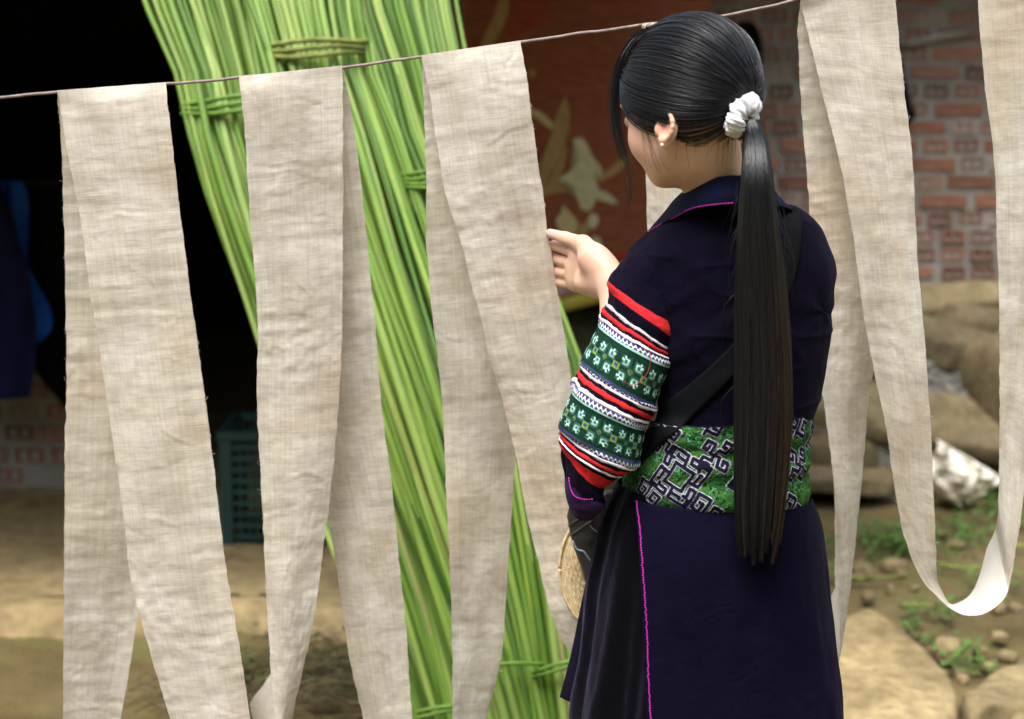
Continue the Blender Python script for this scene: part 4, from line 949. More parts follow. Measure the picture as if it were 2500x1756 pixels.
class Field:
    def __init__(s, xs, ys, zs):
        s.ax = (xs, ys, zs); s.F = np.full((len(xs), len(ys), len(zs)), 1.0, np.float32)
    def _sl(s, c, R):
        out = []
        for a, q in zip(s.ax, c):
            i0, i1 = np.searchsorted(a, q - R), np.searchsorted(a, q + R)
            out.append(slice(max(i0 - 1, 0), min(i1 + 1, len(a))))
        return tuple(out)
    def _pts(s, sl):
        return np.stack(np.meshgrid(*[a[q] for a, q in zip(s.ax, sl)], indexing='ij'), -1).astype(np.float32)
    def _mix(s, sl, d, k, op):
        A = s.F[sl]
        if op == 'add':
            h = np.maximum(k - np.abs(A - d), 0) / k; s.F[sl] = np.minimum(A, d) - h * h * k * .25
        else:
            d = -d; h = np.maximum(k - np.abs(A - d), 0) / k; s.F[sl] = np.maximum(A, d) + h * h * k * .25
    def ell(s, c, r, k=0.012, rot=None, op='add'):
        c = np.asarray(c, float); r = np.asarray(r, float)
        sl = s._sl(c, r.max() + k + .012); p = s._pts(sl) - c.astype(np.float32)
        if rot is not None: p = p @ np.asarray(rot).T.astype(np.float32)
        k0 = np.linalg.norm(p / r, axis=-1); k1 = np.linalg.norm(p / (r * r), axis=-1)
        s._mix(sl, k0 * (k0 - 1) / np.maximum(k1, 1e-6), k, op)
    def cone(s, a, b, ra, rb, k=0.010, op='add'):
        a = np.asarray(a, float); b = np.asarray(b, float); c = (a + b) / 2
        R = np.abs(b - a) / 2 + max(ra, rb) + k + .012
        out = []
        for ax, q, rr in zip(s.ax, c, R):
            out.append(slice(max(np.searchsorted(ax, q - rr) - 1, 0), min(np.searchsorted(ax, q + rr) + 1, len(ax))))
        sl = tuple(out)
        p = s._pts(sl) - a.astype(np.float32); d = (b - a).astype(np.float32); L2 = float(d @ d)
        t = np.clip((p @ d) / L2, 0, 1)
        s._mix(sl, np.linalg.norm(p - t[..., None] * d, axis=-1) - (ra + (rb - ra) * t), k, op)
    def mesh(s):
        F = s.F; xs, ys, zs = s.ax
        S = F < 0
        cnt = np.zeros(tuple(n - 1 for n in F.shape), np.uint8)
        sl = (slice(0, -1), slice(1, None))
        for a in (0, 1):
            for b in (0, 1):
                for c in (0, 1): cnt += S[sl[a], sl[b], sl[c]]
        I = np.argwhere((cnt > 0) & (cnt < 8))
        idx = np.full(cnt.shape, -1, np.int32); idx[tuple(I.T)] = np.arange(len(I))
        cor = [(a, b, c) for a in (0, 1) for b in (0, 1) for c in (0, 1)]
        val = {q: F[I[:, 0] + q[0], I[:, 1] + q[1], I[:, 2] + q[2]] for q in cor}
        pos = {q: np.stack([xs[I[:, 0] + q[0]], ys[I[:, 1] + q[1]], zs[I[:, 2] + q[2]]], 1) for q in cor}
        acc = np.zeros((len(I), 3)); n = np.zeros(len(I))
        for q in cor:
            for ax in range(3):
                if q[ax] == 0:
                    q2 = list(q); q2[ax] = 1; q2 = tuple(q2)
                    m = (val[q] < 0) != (val[q2] < 0)
                    t = np.where(m, val[q] / np.where(m, val[q] - val[q2], 1), 0)
                    acc += np.where(m[:, None], pos[q] + (pos[q2] - pos[q]) * t[:, None], 0); n += m
        V = acc / n[:, None]
        Q = []
        for ax in range(3):
            o1, o2 = [a for a in range(3) if a != ax]
            A = [slice(None)] * 3; B = [slice(None)] * 3
            A[ax] = slice(0, -1); B[ax] = slice(1, None)
            for o in (o1, o2): A[o] = slice(1, -1); B[o] = slice(1, -1)
            a, b = S[tuple(A)], S[tuple(B)]
            E = np.argwhere(a != b); sg = a[tuple(E.T)]
            E[:, o1] += 1; E[:, o2] += 1
            def cell(d1, d2):
                e = E.copy(); e[:, o1] -= d1; e[:, o2] -= d2; return idx[tuple(e.T)]
            q = np.stack([cell(1, 1), cell(0, 1), cell(0, 0), cell(1, 0)], 1)
            flip = sg if ax != 1 else ~sg
            q[~flip] = q[~flip][:, ::-1]
            Q.append(q)
        return V, np.vstack(Q)

def seg(lo, fl, fh, hi, fine, coarse):
    return np.unique(np.round(np.concatenate([np.arange(lo, fl, coarse), np.arange(fl, fh, fine), np.arange(fh, hi + coarse, coarse)]), 5))
fld = Field(seg(-0.02, 0.020, 0.345, 0.52, 0.0021, 0.009), seg(2.12, 2.16, 2.665, 2.72, 0.0021, 0.009), seg(-0.02, 1.10, 1.605, 1.63, 0.0021, 0.010))
# hidden parts first: trunk, hips, legs, far arm
NB = P(1742, 520, 2.365)
fld.ell(P(1782, 800, 2.375), (0.125, 0.072, 0.19), 0.03)
fld.ell(P(1775, 1080, 2.375), (0.105, 0.070, 0.15), 0.05)
fld.ell(P(1775, 1330, 2.375), (0.122, 0.082, 0.13), 0.04)
SL, SR = P(1606, 690, 2.365), P(1965, 650, 2.385)
fld.cone(SL + [0.03, 0, .005], SR - [0.03, 0, -.005], 0.030, 0.034, 0.02)
for sx in (-1, 1):
    hip = P(1775, 1420, 2.375) + [sx * 0.062, 0, 0]
    knee = np.array([hip[0] + sx * .01, 2.37, 0.43]); ank = np.array([hip[0] + sx * .012, 2.40, 0.085])
    fld.cone(hip, knee, 0.064, 0.046, 0.04); fld.cone(knee, ank, 0.048, 0.032, 0.03)
    fld.cone(ank + [0, -.02, -.045], ank + [-.03, .13, -.055], 0.032, 0.028, 0.02)
ER = P(1915, 900, 2.49); WR = P(1820, 1000, 2.62)
fld.cone(SR, ER, 0.038, 0.032, 0.03); fld.cone(ER, WR, 0.032, 0.022, 0.02)
pr = WR + np.array([-0.05, 0.03, 0.0]); fld.cone(WR, pr, 0.022, 0.026, 0.02)
for k in range(4):
    a = pr + np.array([-0.01, .01, 0.022 - .015 * k]); fld.cone(a, a + [-.035, .015, -.004], .0085, .0078, .006); fld.cone(a + [-.035, .015, -.004], a + [-.05, -.004, -.012], .0078, .0068, .004)
fld.cone(pr + [0.01, -.01, .02], pr + [-.035, -.022, .028], .011, .008, .008)
# neck
fld.cone(hw(-0.022, 0, -0.052), NB + [0.006, 0.01, -0.01], 0.0405, 0.0440, 0.014)
fld.cone(NB + [0.01, 0.01, -.02], NB + [0.02, 0.02, -0.12], 0.052, 0.06, 0.02)
# skull and face
R3 = HM
fld.ell(hw(-0.012, 0, 0.012), (0.089, 0.073, 0.080), 0.02, R3)
fld.ell(hw(0.030, 0, -0.034), (0.057, 0.055, 0.066), 0.03, R3)
fld.ell(hw(0.040, 0, -0.064), (0.044, 0.040, 0.036), 0.025, R3)
fld.ell(hw(0.074, 0, -0.089), (0.015, 0.017, 0.013), 0.02, R3)
for s in (-1, 1):
    fld.ell(hw(0.054, s * 0.034, -0.042), (0.027, 0.022, 0.027), 0.02, R3)
    fld.cone(hw(0.006, s * 0.046, -0.058), hw(0.058, s * 0.020, -0.084), 0.012, 0.013, 0.020)
    fld.ell(hw(0.088, s * 0.031, -0.006), (0.012, 0.016, 0.010), 0.010, R3, 'sub')
    fld.ell(hw(0.0735, s * 0.031, -0.008), (0.0120, 0.0125, 0.0110), 0.003, R3)
    fld.cone(hw(0.082, s * 0.012, 0.010), hw(0.068, s * 0.048, 0.012), 0.006, 0.005, 0.012)
    # ear
    ec = hw(-0.013, s * 0.068, -0.046)
    out = hl * s; up = unit(hu * 0.96 - hf * 0.26); bk = unit(-hf * 0.96 - hu * 0.26 + out * 0.04)
    E3 = np.stack([bk, unit(np.cross(up, bk)) , up])
    fld.ell(ec + out * 0.004 + bk * .004, (0.0185, 0.0050, 0.0240), 0.006, E3)
    th = np.linspace(-0.65 * np.pi, 0.62 * np.pi, 12)
    rim = [ec + out * (0.0095 + .002 * math.cos(t)) + bk * (0.003 + 0.0180 * math.cos(t)) + up * (0.003 + 0.0205 * math.sin(t)) for t in th]
    for a, b in zip(rim[:-1], rim[1:]): fld.cone(a, b, 0.0029, 0.0029, 0.003)
    fld.ell(ec + out * 0.010 + bk * -.001 + up * .002, (0.0110, 0.0050, 0.0130), 0.004, E3, 'sub')
    fld.ell(ec + out * 0.0065 - up * 0.0205 - bk * .001, (0.0075, 0.0042, 0.0085), 0.006, E3)
    fld.ell(ec + out * 0.005 - bk * 0.0125 - up * .004, (0.0045, 0.004, 0.007), 0.005, E3)
fld.cone(hw(0.083, 0, 0.004), hw(0.101, 0, -0.036), 0.0075, 0.0100, 0.012)
fld.cone(hw(0.088, -0.010, -0.041), hw(0.088, 0.010, -0.041), 0.0065, 0.0065, 0.008)
fld.cone(hw(0.0835, -0.014, -0.058), hw(0.0835, 0.014, -0.058), 0.0052, 0.0052, 0.006)
fld.cone(hw(0.0825, -0.011, -0.066), hw(0.0825, 0.011, -0.066), 0.0058, 0.0058, 0.006)
# near arm and the hand on the cloth
EL, WL_ = P(1535, 1010, 2.325), P(1500, 694, 2.452)
fld.cone(SL, EL, 0.040, 0.033, 0.03); fld.cone(EL, WL_ * .35 + EL * .65, 0.034, 0.036, 0.02); fld.cone(WL_ * .35 + EL * .65, WL_, 0.034, 0.0215, 0.02)
K = [P(1409, 618, 2.534), P(1400, 646, 2.542), P(1397, 673, 2.544), P(1404, 697, 2.538)]
Wb = [P(1470, 655, 2.478), P(1468, 672, 2.484), P(1470, 690, 2.484), P(1474, 706, 2.480)]
for a, b, ra, rb in zip(Wb, K, (.014, .0145, .0145, .0135), (.0110, .0112, .0108, .0096)): fld.cone(a, b, ra, rb, 0.016)
fld.cone(WL_, (Wb[1] + Wb[2]) / 2, 0.0215, 0.0185, 0.02)
T0, T1, T2, T3 = P(1478, 652, 2.468), P(1424, 596, 2.508), P(1381, 582, 2.545), P(1343, 570, 2.572)
fld.ell(P(1447, 632, 2.482), (0.022, 0.016, 0.020), 0.018)
fld.ell(P(1440, 692, 2.500), (0.022, 0.014, 0.013), 0.016)
fld.cone(T0, T1, 0.0175, 0.0125, 0.016); fld.cone(T1, T2, 0.0115, 0.0096, 0.008); fld.cone(T2, T3, 0.0096, 0.0072, 0.004)
FN = [[(1352, 600, 2.586), (1326, 604, 2.614), (1306, 610, 2.618)], [(1347, 630, 2.600), (1322, 634, 2.624), (1304, 640, 2.626)],
      [(1349, 660, 2.600), (1326, 664, 2.624), (1309, 670, 2.624)], [(1358, 688, 2.590), (1338, 692, 2.612), (1324, 697, 2.616)]]
RF = [(.0098, .0082, .0076, .0066), (.0100, .0084, .0078, .0067), (.0096, .0080, .0074, .0064), (.0086, .0072, .0066, .0058)]
for k, f, rr in zip(K, FN, RF):
    q = [k] + [P(*x) for x in f]
    for i in range(3): fld.cone(q[i], q[i + 1], rr[i] * .93, rr[i + 1] * .93, 0.003 if i else 0.004)
bV, bF = fld.mesh(); del fld

person = empty('person', (float(P(1775, 1400, 2.37)[0]), 2.37, 0.0), 'woman in an indigo jacket and green embroidered sash holding a hemp strip, seen from behind', 'person')
bme = mesh_np('body', bV, bF)
def body_tint(V):
    c = np.tile(np.array([0.70, 0.455, 0.325]), (len(V), 1))
    def blob(p, r, col, amt):
        w = (np.exp(-np.sum((V - p) ** 2, 1) / (r * r)) * amt)[:, None]; c[:] = c * (1 - w) + np.array(col) * w
    hand = np.linalg.norm(V - P(1430, 650, 2.5), axis=1) < 0.13
    c[hand] = (0.60, 0.375, 0.275)
    for s in (-1, 1):
        blob(hw(0.06, s * .045, -.045), .028, (0.66, .33, .25), .6)
        blob(hw(-0.013, s * .076, -.046), .022, (0.66, .29, .21), .55)
        blob(hw(0.08, s * .031, -.008), .009, (0.08, .05, .04), .9)
        blob(hw(0.085, s * .028, .012), .010, (0.10, .06, .05), .7)
    for s in (-.012, 0, .012): blob(hw(0.087, s, -.072), .008, (0.50, .14, .13), .9)
    for x in FN: blob(P(*x[0]), .016, (0.55, .23, .15), .6)
    tip = P(1349, 566, 2.560); m = np.exp(-np.sum(((V - tip) / np.array([.0085, .012, .0055])) ** 2, 1) * 1.4)[:, None]
    c[:] = c * (1 - m * .9) + np.array([0.62, .30, .34]) * m * .9
    # scalp under the hair
    loc = ((V - HC) @ HM.T - HCEN) / HRAD; rr = np.linalg.norm(loc, axis=1); dd = loc / rr[:, None]
    sc_ = (rr < 1.15) & (rr > .5) & (dd[:, 2] > hairline(dd[:, 0], dd[:, 1]) - .02) & (np.abs((V - HC) @ hl) < .0705)
    c[sc_] = (0.012, 0.010, 0.010)
    return c
set_col(bme, body_tint(bV))
body = link('body', bme, M['skin'], person)
sm = body.modifiers.new('smooth', 'SMOOTH'); sm.factor = 0.5; sm.iterations = 3
# earring
import bmesh
def ball(name, c, r, mat, parent):
    bm = bmesh.new(); bmesh.ops.create_icosphere(bm, subdivisions=2, radius=r); me = bpy.data.meshes.new(name); bm.to_mesh(me); bm.free()
    me.transform(Matrix.Translation(Vector(c))); me.polygons.foreach_set('use_smooth', np.ones(len(me.polygons), bool))
    return link(name, me, M[mat], parent)
lob = hw(-0.013, .068, -.046) + hl * 0.0115 - unit(hu * .96 - hf * .26) * 0.0235
ball('earring', lob, 0.0024, 'pearl', person)
# ------------------------------------------------------------------ hair
def dir_pt(d, lift):
    low = np.clip((-d[..., 2] - .08) / .45, 0, 1) * np.clip((-d[..., 0] + .12) / .3, 0, 1); low = low * low * (3 - 2 * low) * .0085 * (1 - np.exp(-(np.arccos(np.clip(d @ ANC, -1, 1)) / .55) ** 2))
    loc = HCEN + d * HRAD + d * (np.asarray(lift) + low)[..., None]
    return HC + loc @ HM
def build_hair():
    q = np.random.default_rng(4)
    # cap under the strands
    th = np.linspace(0.001, np.pi - .001, 70); ph = np.linspace(0, 2 * np.pi, 120, endpoint=False)
    PH_, TH = np.meshgrid(ph, th)
    D = np.stack([np.sin(TH) * np.cos(PH_), np.sin(TH) * np.sin(PH_), np.cos(TH)], -1)
    keep = D[..., 2] > hairline(D[..., 0], D[..., 1]) - 0.03
    V = dir_pt(D.reshape(-1, 3), np.full(D.shape[0] * D.shape[1], -0.0025))
    F = grid_faces(70, 120, True); kf = keep.reshape(-1)[F].all(1)
    cap = mesh_np('hair', V, F[kf]); set_col(cap, np.tile([0.006, 0.006, 0.008], (len(cap.vertices), 1)))
    hair = link('hair', cap, M['hair'], person)
    # combed strands
    n = 6500; d = q.normal(size=(n * 6, 3)); d /= np.linalg.norm(d, axis=1, keepdims=True)
    hl_ = hairline(d[:, 0], d[:, 1])
    d = d[(d[:, 2] > hl_)]
    edge = d[:, 2] - hairline(d[:, 0], d[:, 1])
    pr = 0.30 + np.exp(-edge / 0.08) * 2.5 * np.where(d[:, 2] < -.1, 1.0, .5)
    d = d[q.random(len(d)) < pr][:n]; n = len(d)
    S = 18; t = np.linspace(0, 1, S)
    om = np.arccos(np.clip(d @ ANC, -1, 1))[:, None]; so = np.sin(om) + 1e-6
    t2 = t[None] ** 0.95
    W = (np.sin((1 - t2) * om) / so)[..., None] * d[:, None] + (np.sin(t2 * om) / so)[..., None] * ANC
    W += 0.030 * q.normal(size=(n, 1, 3)) * np.sin(np.pi * t)[None, :, None]
    # waves shared by neighbouring strands so that the combing shows in locks
    wv = fbm(d[:, 0] * 5, d[:, 1] * 5, d[:, 2] * 5, seed=6, oct=3)
    lift = (0.0008 + q.random((n, 1)) ** 3 * 0.0040 + 0.0026 * wv[:, None]) * np.ones((1, S)) * (0.25 + 0.75 * np.sin(np.pi * np.clip(t * 1.1 + .08, 0, 1)))[None]
    W /= np.linalg.norm(W, axis=2, keepdims=True)
    Pt = dir_pt(W.reshape(-1, 3), lift.reshape(-1)).reshape(n, S, 3)
    tone = 0.75 + 0.5 * q.random((n, 1)) ; base = np.array([0.0046, 0.0054, 0.0090])
    col = (tone * base)[:, None, None, :].repeat(S, 1).repeat(3, 2)
    V, F = tubes(Pt, np.full((n, S), 0.00055) * (0.7 + 0.6 * q.random((n, 1))), 3)
    me = mesh_np('combed_hair', V, F); set_col(me, col.reshape(-1, 3)); tag(link('combed_hair', me, M['hair'], hair), kind='stuff')
    # fringe at the brow and loose strands
    paths = []
    for i in range(150):
        w = q.normal() * 0.5; e = q.uniform(0.55, 1.0) if i < 120 else 1.0
        dx = w * 14 + 12; Y = 2.335 + q.normal() * 0.010
        pts = [(1596 + q.normal() * 16, 72 + q.normal() * 8, 2.300), (1548 + dx * .4, 92 + q.normal() * 6, 2.318), (1514 + dx * .6, 138, Y), (1496 + dx, 195, Y + .004), (1491 + dx, 265, Y + .006), (1500 + dx, 335, Y + .004), (1516 + dx * 1.2, 400, Y)]
        if i >= 138: pts += [(1530 + dx, 450, Y), (1528 + q.normal() * 12, 500 + q.normal() * 14, Y)]
        c = crv(pts, 40); c = c[:max(8, int(40 * e))]
        c = c[np.linspace(0, len(c) - 1, 16).astype(int)]
        paths.append([P(*x) for x in c])
    V, F = tubes(np.array(paths), np.linspace(0.00055, 0.00025, 16)[None], 3)
    me = mesh_np('fringe', V, F); set_col(me, np.tile([0.010, 0.0095, 0.013], (len(V), 1))); tag(link('fringe', me, M['hair'], hair), kind='stuff')
    loose = []
    def strand(pts, r=1):
        c = crv(pts, 14); loose.append([P(*x) for x in c])
    for k in range(9):
        j = q.normal() * 4
        strand([(1562 + j, 268, 2.265), (1572 + j * 1.3, 310, 2.258), (1582 + j * 2, 350, 2.256), (1592 + j * 2.5, 390 + q.normal() * 14, 2.262), (1602 + j * 3, 420 + q.normal() * 10, 2.268)])
    for k in range(34):
        x = q.uniform(1655, 1800); y = 318 + (x - 1655) * 0.22 + q.normal() * 6
        Lh = abs(q.normal()) * 26 + 12
        strand([(x, y - 10, 2.245), (x - 3, y + Lh * .4, 2.236), (x - 8 + q.normal() * 6, y + Lh, 2.24)])
    for k in range(90):   # flyaways on the crown outline
        a = q.uniform(.12, 1); x = 1500 + 345 * a; y = 198 - 148 * math.sin(math.pi * (0.14 + 0.72 * a)) + (20 if a > .8 else 0)
        strand([(x, y + 8, 2.30), (x + q.normal() * 10 + 8, y - 2 - abs(q.normal()) * 4, 2.30), (x + 30 + q.normal() * 16, y + q.normal() * 6 + (a - .45) * 34, 2.29)])
    for k in range(60):   # beside the ponytail
        y = q.uniform(330, 1000); s = 1 if q.random() < .75 else -1; x = 1850 + s * 48
        strand([(x, y, 2.20), (x + s * (8 + abs(q.normal()) * 16), y + 50, 2.195), (x + s * (10 + abs(q.normal()) * 20), y + 110 + q.normal() * 25, 2.20)])
    V, F = tubes(np.array(loose), np.linspace(0.00032, 0.00016, 14)[None], 3)
    me = mesh_np('loose_hair', V, F); set_col(me, np.tile([0.016, 0.012, 0.012], (len(V), 1))); tag(link('loose_hair', me, M['hair'], hair), kind='stuff')
    # ponytail
    anc = dir_pt(ANC[None], np.array([0.004]))[0]
    st = np.array([(1806, 278, 16, anc[1] + .0, .016), (1828, 296, 23, anc[1] - .012, .018), (1842, 335, 28, anc[1] - .014, .020), (1848, 420, 38, 2.196, .023), (1850, 520, 47, 2.194, .025), (1857, 700, 60, 2.198, .026), (1863, 900, 66, 2.202, .025), (1860, 1100, 67, 2.204, .022), (1853, 1250, 62, 2.206, .018), (1848, 1396, 46, 2.206, .010)], float)
    dd = np.concatenate([[0], np.cumsum(np.linalg.norm(np.diff(st[:, :2], axis=0), axis=1))])
    n, S = 3600, 34
    a = q.uniform(-1, 1, n); L = np.clip(1 - np.abs(q.normal(size=n)) * 0.125 - .06 * (vnoise(np.round(a * 5) * 1.3, np.zeros(n), seed=77) + 1) * .5, 0.66, 1.0); rr = np.sqrt(1 - a * a) * np.where(q.random(n) < .7, -1, 1) * np.sqrt(q.random(n) * .6 + .4)
    lc = np.sort(q.uniform(-1, 1, 17)); lock = lc[np.argmin(np.abs(a[:, None] - lc[None]), 1)]
    ph = q.uniform(0, 6.28, n)
    t = np.linspace(0, 1, S)
    paths = np.zeros((n, S, 3))
    split = vnoise(lock * 5, np.zeros(n), seed=3) * 0.05
    ldep = vnoise(lock * 11, np.zeros(n), seed=23) + .9 * vnoise(a * 9, np.zeros(n), seed=61)
    for i in range(n):
        s = crv_at(st, dd, t * dd[-1] * L[i])
        pull = np.clip((t - .62) / .38, 0, 1) ** 1.6
        aa = a[i] * (1 - .45 * pull) + lock[i] * .45 * pull + split[i] * pull + 0.055 * np.sin(t * (3 + 3 * math.sin(ph[i] * 7)) + ph[i]) * (.2 + t) + 0.03 * np.sin(t * 9 + lock[i] * 9)
        x = s[:, 0] + s[:, 2] * aa; y = s[:, 1]; Yd = s[:, 3] + s[:, 4] * rr[i] + .0035 * ldep[i] * t
        xn = (x - PW / 2) / FPX; yn = (PH / 2 - y) / FPX; dy = CP + yn * SP
        k = Yd / dy; paths[i, :, 0] = xn * k; paths[i, :, 1] = Yd; paths[i, :, 2] = CAMZ + (-SP + yn * CP) * k
    rad = 0.00055 * (0.7 + .6 * q.random((n, 1))) * np.interp(t, [0, .85, 1], [1, 1, .35])[None]
    V, F = tubes(paths, rad, 3)
    warm = np.clip(vnoise(a * 3.2 + 5, np.zeros(n), seed=8) * .7 + 0.85 * a + q.normal(size=n) * .25 - .18, 0, 1)[:, None] * np.clip((t - .25) / .5, 0, 1)[None]
    tone = (0.7 + .6 * q.random((n, 1)))[:, :, None]
    cold = np.array([0.0038, 0.0040, 0.0064]); wm = np.array([0.027, 0.0095, 0.0045])
    grey = (q.random(n) < .06)[:, None, None] * np.array([0.03, 0.03, 0.034]) * np.clip((t - .6) / .4, 0, 1)[None, :, None]
    col = (cold * (1 - warm[..., None]) + wm * warm[..., None]) * tone + grey
    me = mesh_np('ponytail', V, F); set_col(me, col[:, :, None, :].repeat(3, 2).reshape(-1, 3)); tag(link('ponytail', me, M['hair'], hair), kind='stuff')
    # dark core so that no light shows between strands
    tc = np.linspace(0, .93, 40); s = crv_at(st, dd, tc * dd[-1]); th = np.linspace(0, 2 * np.pi, 24, endpoint=False)
    rows = np.array([[P(k[0] + k[2] * .82 * math.cos(x) * min(1, (1.0 - tt) * 9), k[1], k[3] + .004 + k[4] * .6 * math.sin(x)) for x in th] for k, tt in zip(s, tc)])
    me = grid_mesh('ponytail_core', rows, True); set_col(me, np.tile([0.006, 0.005, 0.006], (len(me.vertices), 1))); link('ponytail_core', me, M['hair'], hair)
    # scrunchie: gathered cotton ring
    ax = unit(dir_pt(ANC[None], np.array([0.03]))[0] - anc) * .8 + np.array([0.15, 0, -0.35]); ax = unit(ax)
    e1 = unit(np.cross(ax, [0, 0, 1])); e2 = np.cross(ax, e1)
    U, Vv = np.meshgrid(np.linspace(0, 2 * np.pi, 160, endpoint=False), np.linspace(0, 2 * np.pi, 56, endpoint=False))
    gather = 0.11 * np.sin(U * 11 + 1.3 * np.sin(Vv * 2)) + 0.07 * np.sin(U * 27 + 2.2 * np.sin(Vv + 1)) + .035 * np.sin(U * 46 + Vv * 3) + 0.22 * fbm(np.cos(U) * 2.2 + 3, np.sin(U) * 2.2, np.cos(Vv) * 1.1 + np.sin(Vv), seed=14, oct=3)
    r_ = 0.0128 * (1 + gather); Rm = 0.0165 + 0.0022 * np.sin(U * 3 + 1)
    cen = P(1812, 284, anc[1] - .016)
    rr_ = Rm + r_ * np.cos(Vv)
    Pt = cen + (rr_ * np.cos(U))[..., None] * e1 + (rr_ * np.sin(U))[..., None] * e2 + (r_ * 0.92 * np.sin(Vv) + .003 * np.sin(2 * U + .6))[..., None] * ax
    Pt = np.concatenate([Pt, Pt[:1]], 0)
    link('scrunchie', grid_mesh('scrunchie', Pt, True), M['white'], person)
build_hair()
# ------------------------------------------------------------------ clothing
EXPO = 0.86
def spw(a, e): return np.sign(a) * np.abs(a) ** e
def ring_pts(rg, th, expo=EXPO, offs=0.0):
    """rg = (Lx,Ly,Rx,Ry,Yc,front,back): an oval through the two outline points; th=pi is left, 3pi/2 the camera side"""
    Lx, Ly, Rx, Ry, Yc, fd, bd = rg
    A, B = P(Lx, Ly, Yc), P(Rx, Ry, Yc); m = (A + B) / 2; h = (B - A) / 2; hl_ = np.linalg.norm(h)
    c = spw(np.cos(th), expo); s = spw(np.sin(th), expo)
    d = np.where(s < 0, fd, bd) + offs
    return m + (h * (1 + offs / hl_)) * c[:, None] + (d * s)[:, None] * np.array([0, 1.0, 0])
def loft(rings, n, th, expo=EXPO, offs=0.0):
    r = np.array(rings, float)
    d = np.concatenate([[0], np.cumsum(np.maximum(np.linalg.norm(np.diff((r[:, :2] + r[:, 2:4]) / 2, axis=0), axis=1), 2))])
    rs = crv_at(r, d, np.linspace(0, d[-1], n))
    return np.array([ring_pts(q, th, expo, offs) for q in rs]), rs
def normals(Pt, closed=True):
    du = (np.roll(Pt, -1, 1) - np.roll(Pt, 1, 1)) if closed else np.gradient(Pt, axis=1)
    dv = np.gradient(Pt, axis=0); n = np.cross(du, dv); n /= np.linalg.norm(n, axis=2, keepdims=True) + 1e-12
    return n
BV = []
BVN = []
def add_bvh(me): BVN.append(me.name); BV.append(BVHTree.FromPolygons([tuple(v.co) for v in me.vertices], [tuple(p.vertices) for p in me.polygons]))
def cast(px, py, off=0.002, Ydef=2.3, skip=()):
    d = Vector(ray(px, py)).normalized(); o = Vector((0, 0, CAMZ)); best = None
    for b, nm in zip(BV, BVN):
        if any(nm.startswith(k) for k in skip): continue
        h, nn, i, dist = b.ray_cast(o, d)
        if h is not None and (best is None or dist < best[1]): best = (h, dist)
    if best is None: return P(px, py, Ydef)
    return np.array(best[0] - d * off)
def outward(Pt, n):
    c = Pt.mean(1, keepdims=True); return n * np.sign(np.sum(n * (Pt - c), -1, keepdims=True).mean())

YC = 2.365
TH = np.linspace(0, 2 * np.pi, 220, endpoint=False)
# jacket
def jacket():
    R_ = [(1690, 470, 1815, 452, YC - .01, .056, .05), (1662, 500, 1836, 476, YC - .01, .074, .06), (1618, 536, 1888, 490, YC - .005, .080, .07), (1582, 566, 1942, 503, YC, .090, .075), (1546, 602, 1980, 528, YC, .098, .08), (1524, 650, 2008, 568, YC, .104, .085),
          (1528, 715, 2040, 650, YC, .110, .09), (1548, 775, 2036, 700, YC, .114, .095), (1562, 845, 2024, 790, YC, .116, .095), (1576, 915, 2012, 880, YC, .116, .092), (1586, 985, 1996, 965, YC, .113, .09), (1590, 1020, 1984, 1000, YC, .111, .088), (1592, 1060, 1972, 1040, YC, .104, .086)]
    Pt, rs = loft(R_, 190, TH)
    n = outward(Pt, normals(Pt))
    X, Z = Pt[..., 0], Pt[..., 2]
    w = 0.0030 * fbm(X * 16, Z * 9, Pt[..., 1] * 9, seed=2, oct=3)
    # pull creases running from the armpit to the shoulder blade and the hem
    ap = P(1655, 800, 2.26)
    dx, dz = X - ap[0], Z - ap[2]; rad = np.sqrt(dx * dx + dz * dz); ang = np.arctan2(dz, dx)
    w += 0.0040 * np.exp(-(rad / .12) ** 2) * fbm((dz * .8 - dx * .5) * 34, (dx * .8 + dz * .5) * 7, seed=44, oct=2) * np.clip(rad / .03, 0, 1)
    ap2 = P(2010, 760, 2.30); dx, dz = X - ap2[0], Z - ap2[2]; rad = np.sqrt(dx * dx + dz * dz); ang = np.arctan2(dz, dx)
    w += 0.0012 * np.exp(-(rad / .10) ** 2) * np.sin(ang * 5 + .4)
    w += 0.0022 * (1 - np.abs(vnoise(X * 14 + Z * 10, Z * 20, seed=31))) ** 4
    Pt = Pt + n * w[..., None]
    me = grid_mesh('jacket', Pt, True); add_bvh(me)
    return link('jacket', me, M['navy'], person)
jk = jacket()
# far sleeve, bent forward
def tube_loft(name, pts, radii, mat, parent, n=40, m=40, seed=3, amp=.003):
    p = np.array(pts, float); d = np.concatenate([[0], np.cumsum(np.linalg.norm(np.diff(p, axis=0), axis=1))])
    t = np.linspace(0, d[-1], n); c = crv_at(p, d, t); r = np.interp(t, d, radii)
    V, F = tubes(c[None], r[None], m); V += amp * fbm(V[:, 0] * 14, V[:, 1] * 14, V[:, 2] * 14, seed=seed, oct=3)[:, None] * np.array([0, 1, .4])
    return link(name, mesh_np(name, V, F), M[mat], parent)
tube_loft('far_sleeve', [SR + [-.02, 0, 0], SR * .5 + ER * .5, ER, ER * .5 + WR * .5, WR + [.01, 0, 0]], [.044, .040, .038, .036, .036], 'navy', jk)
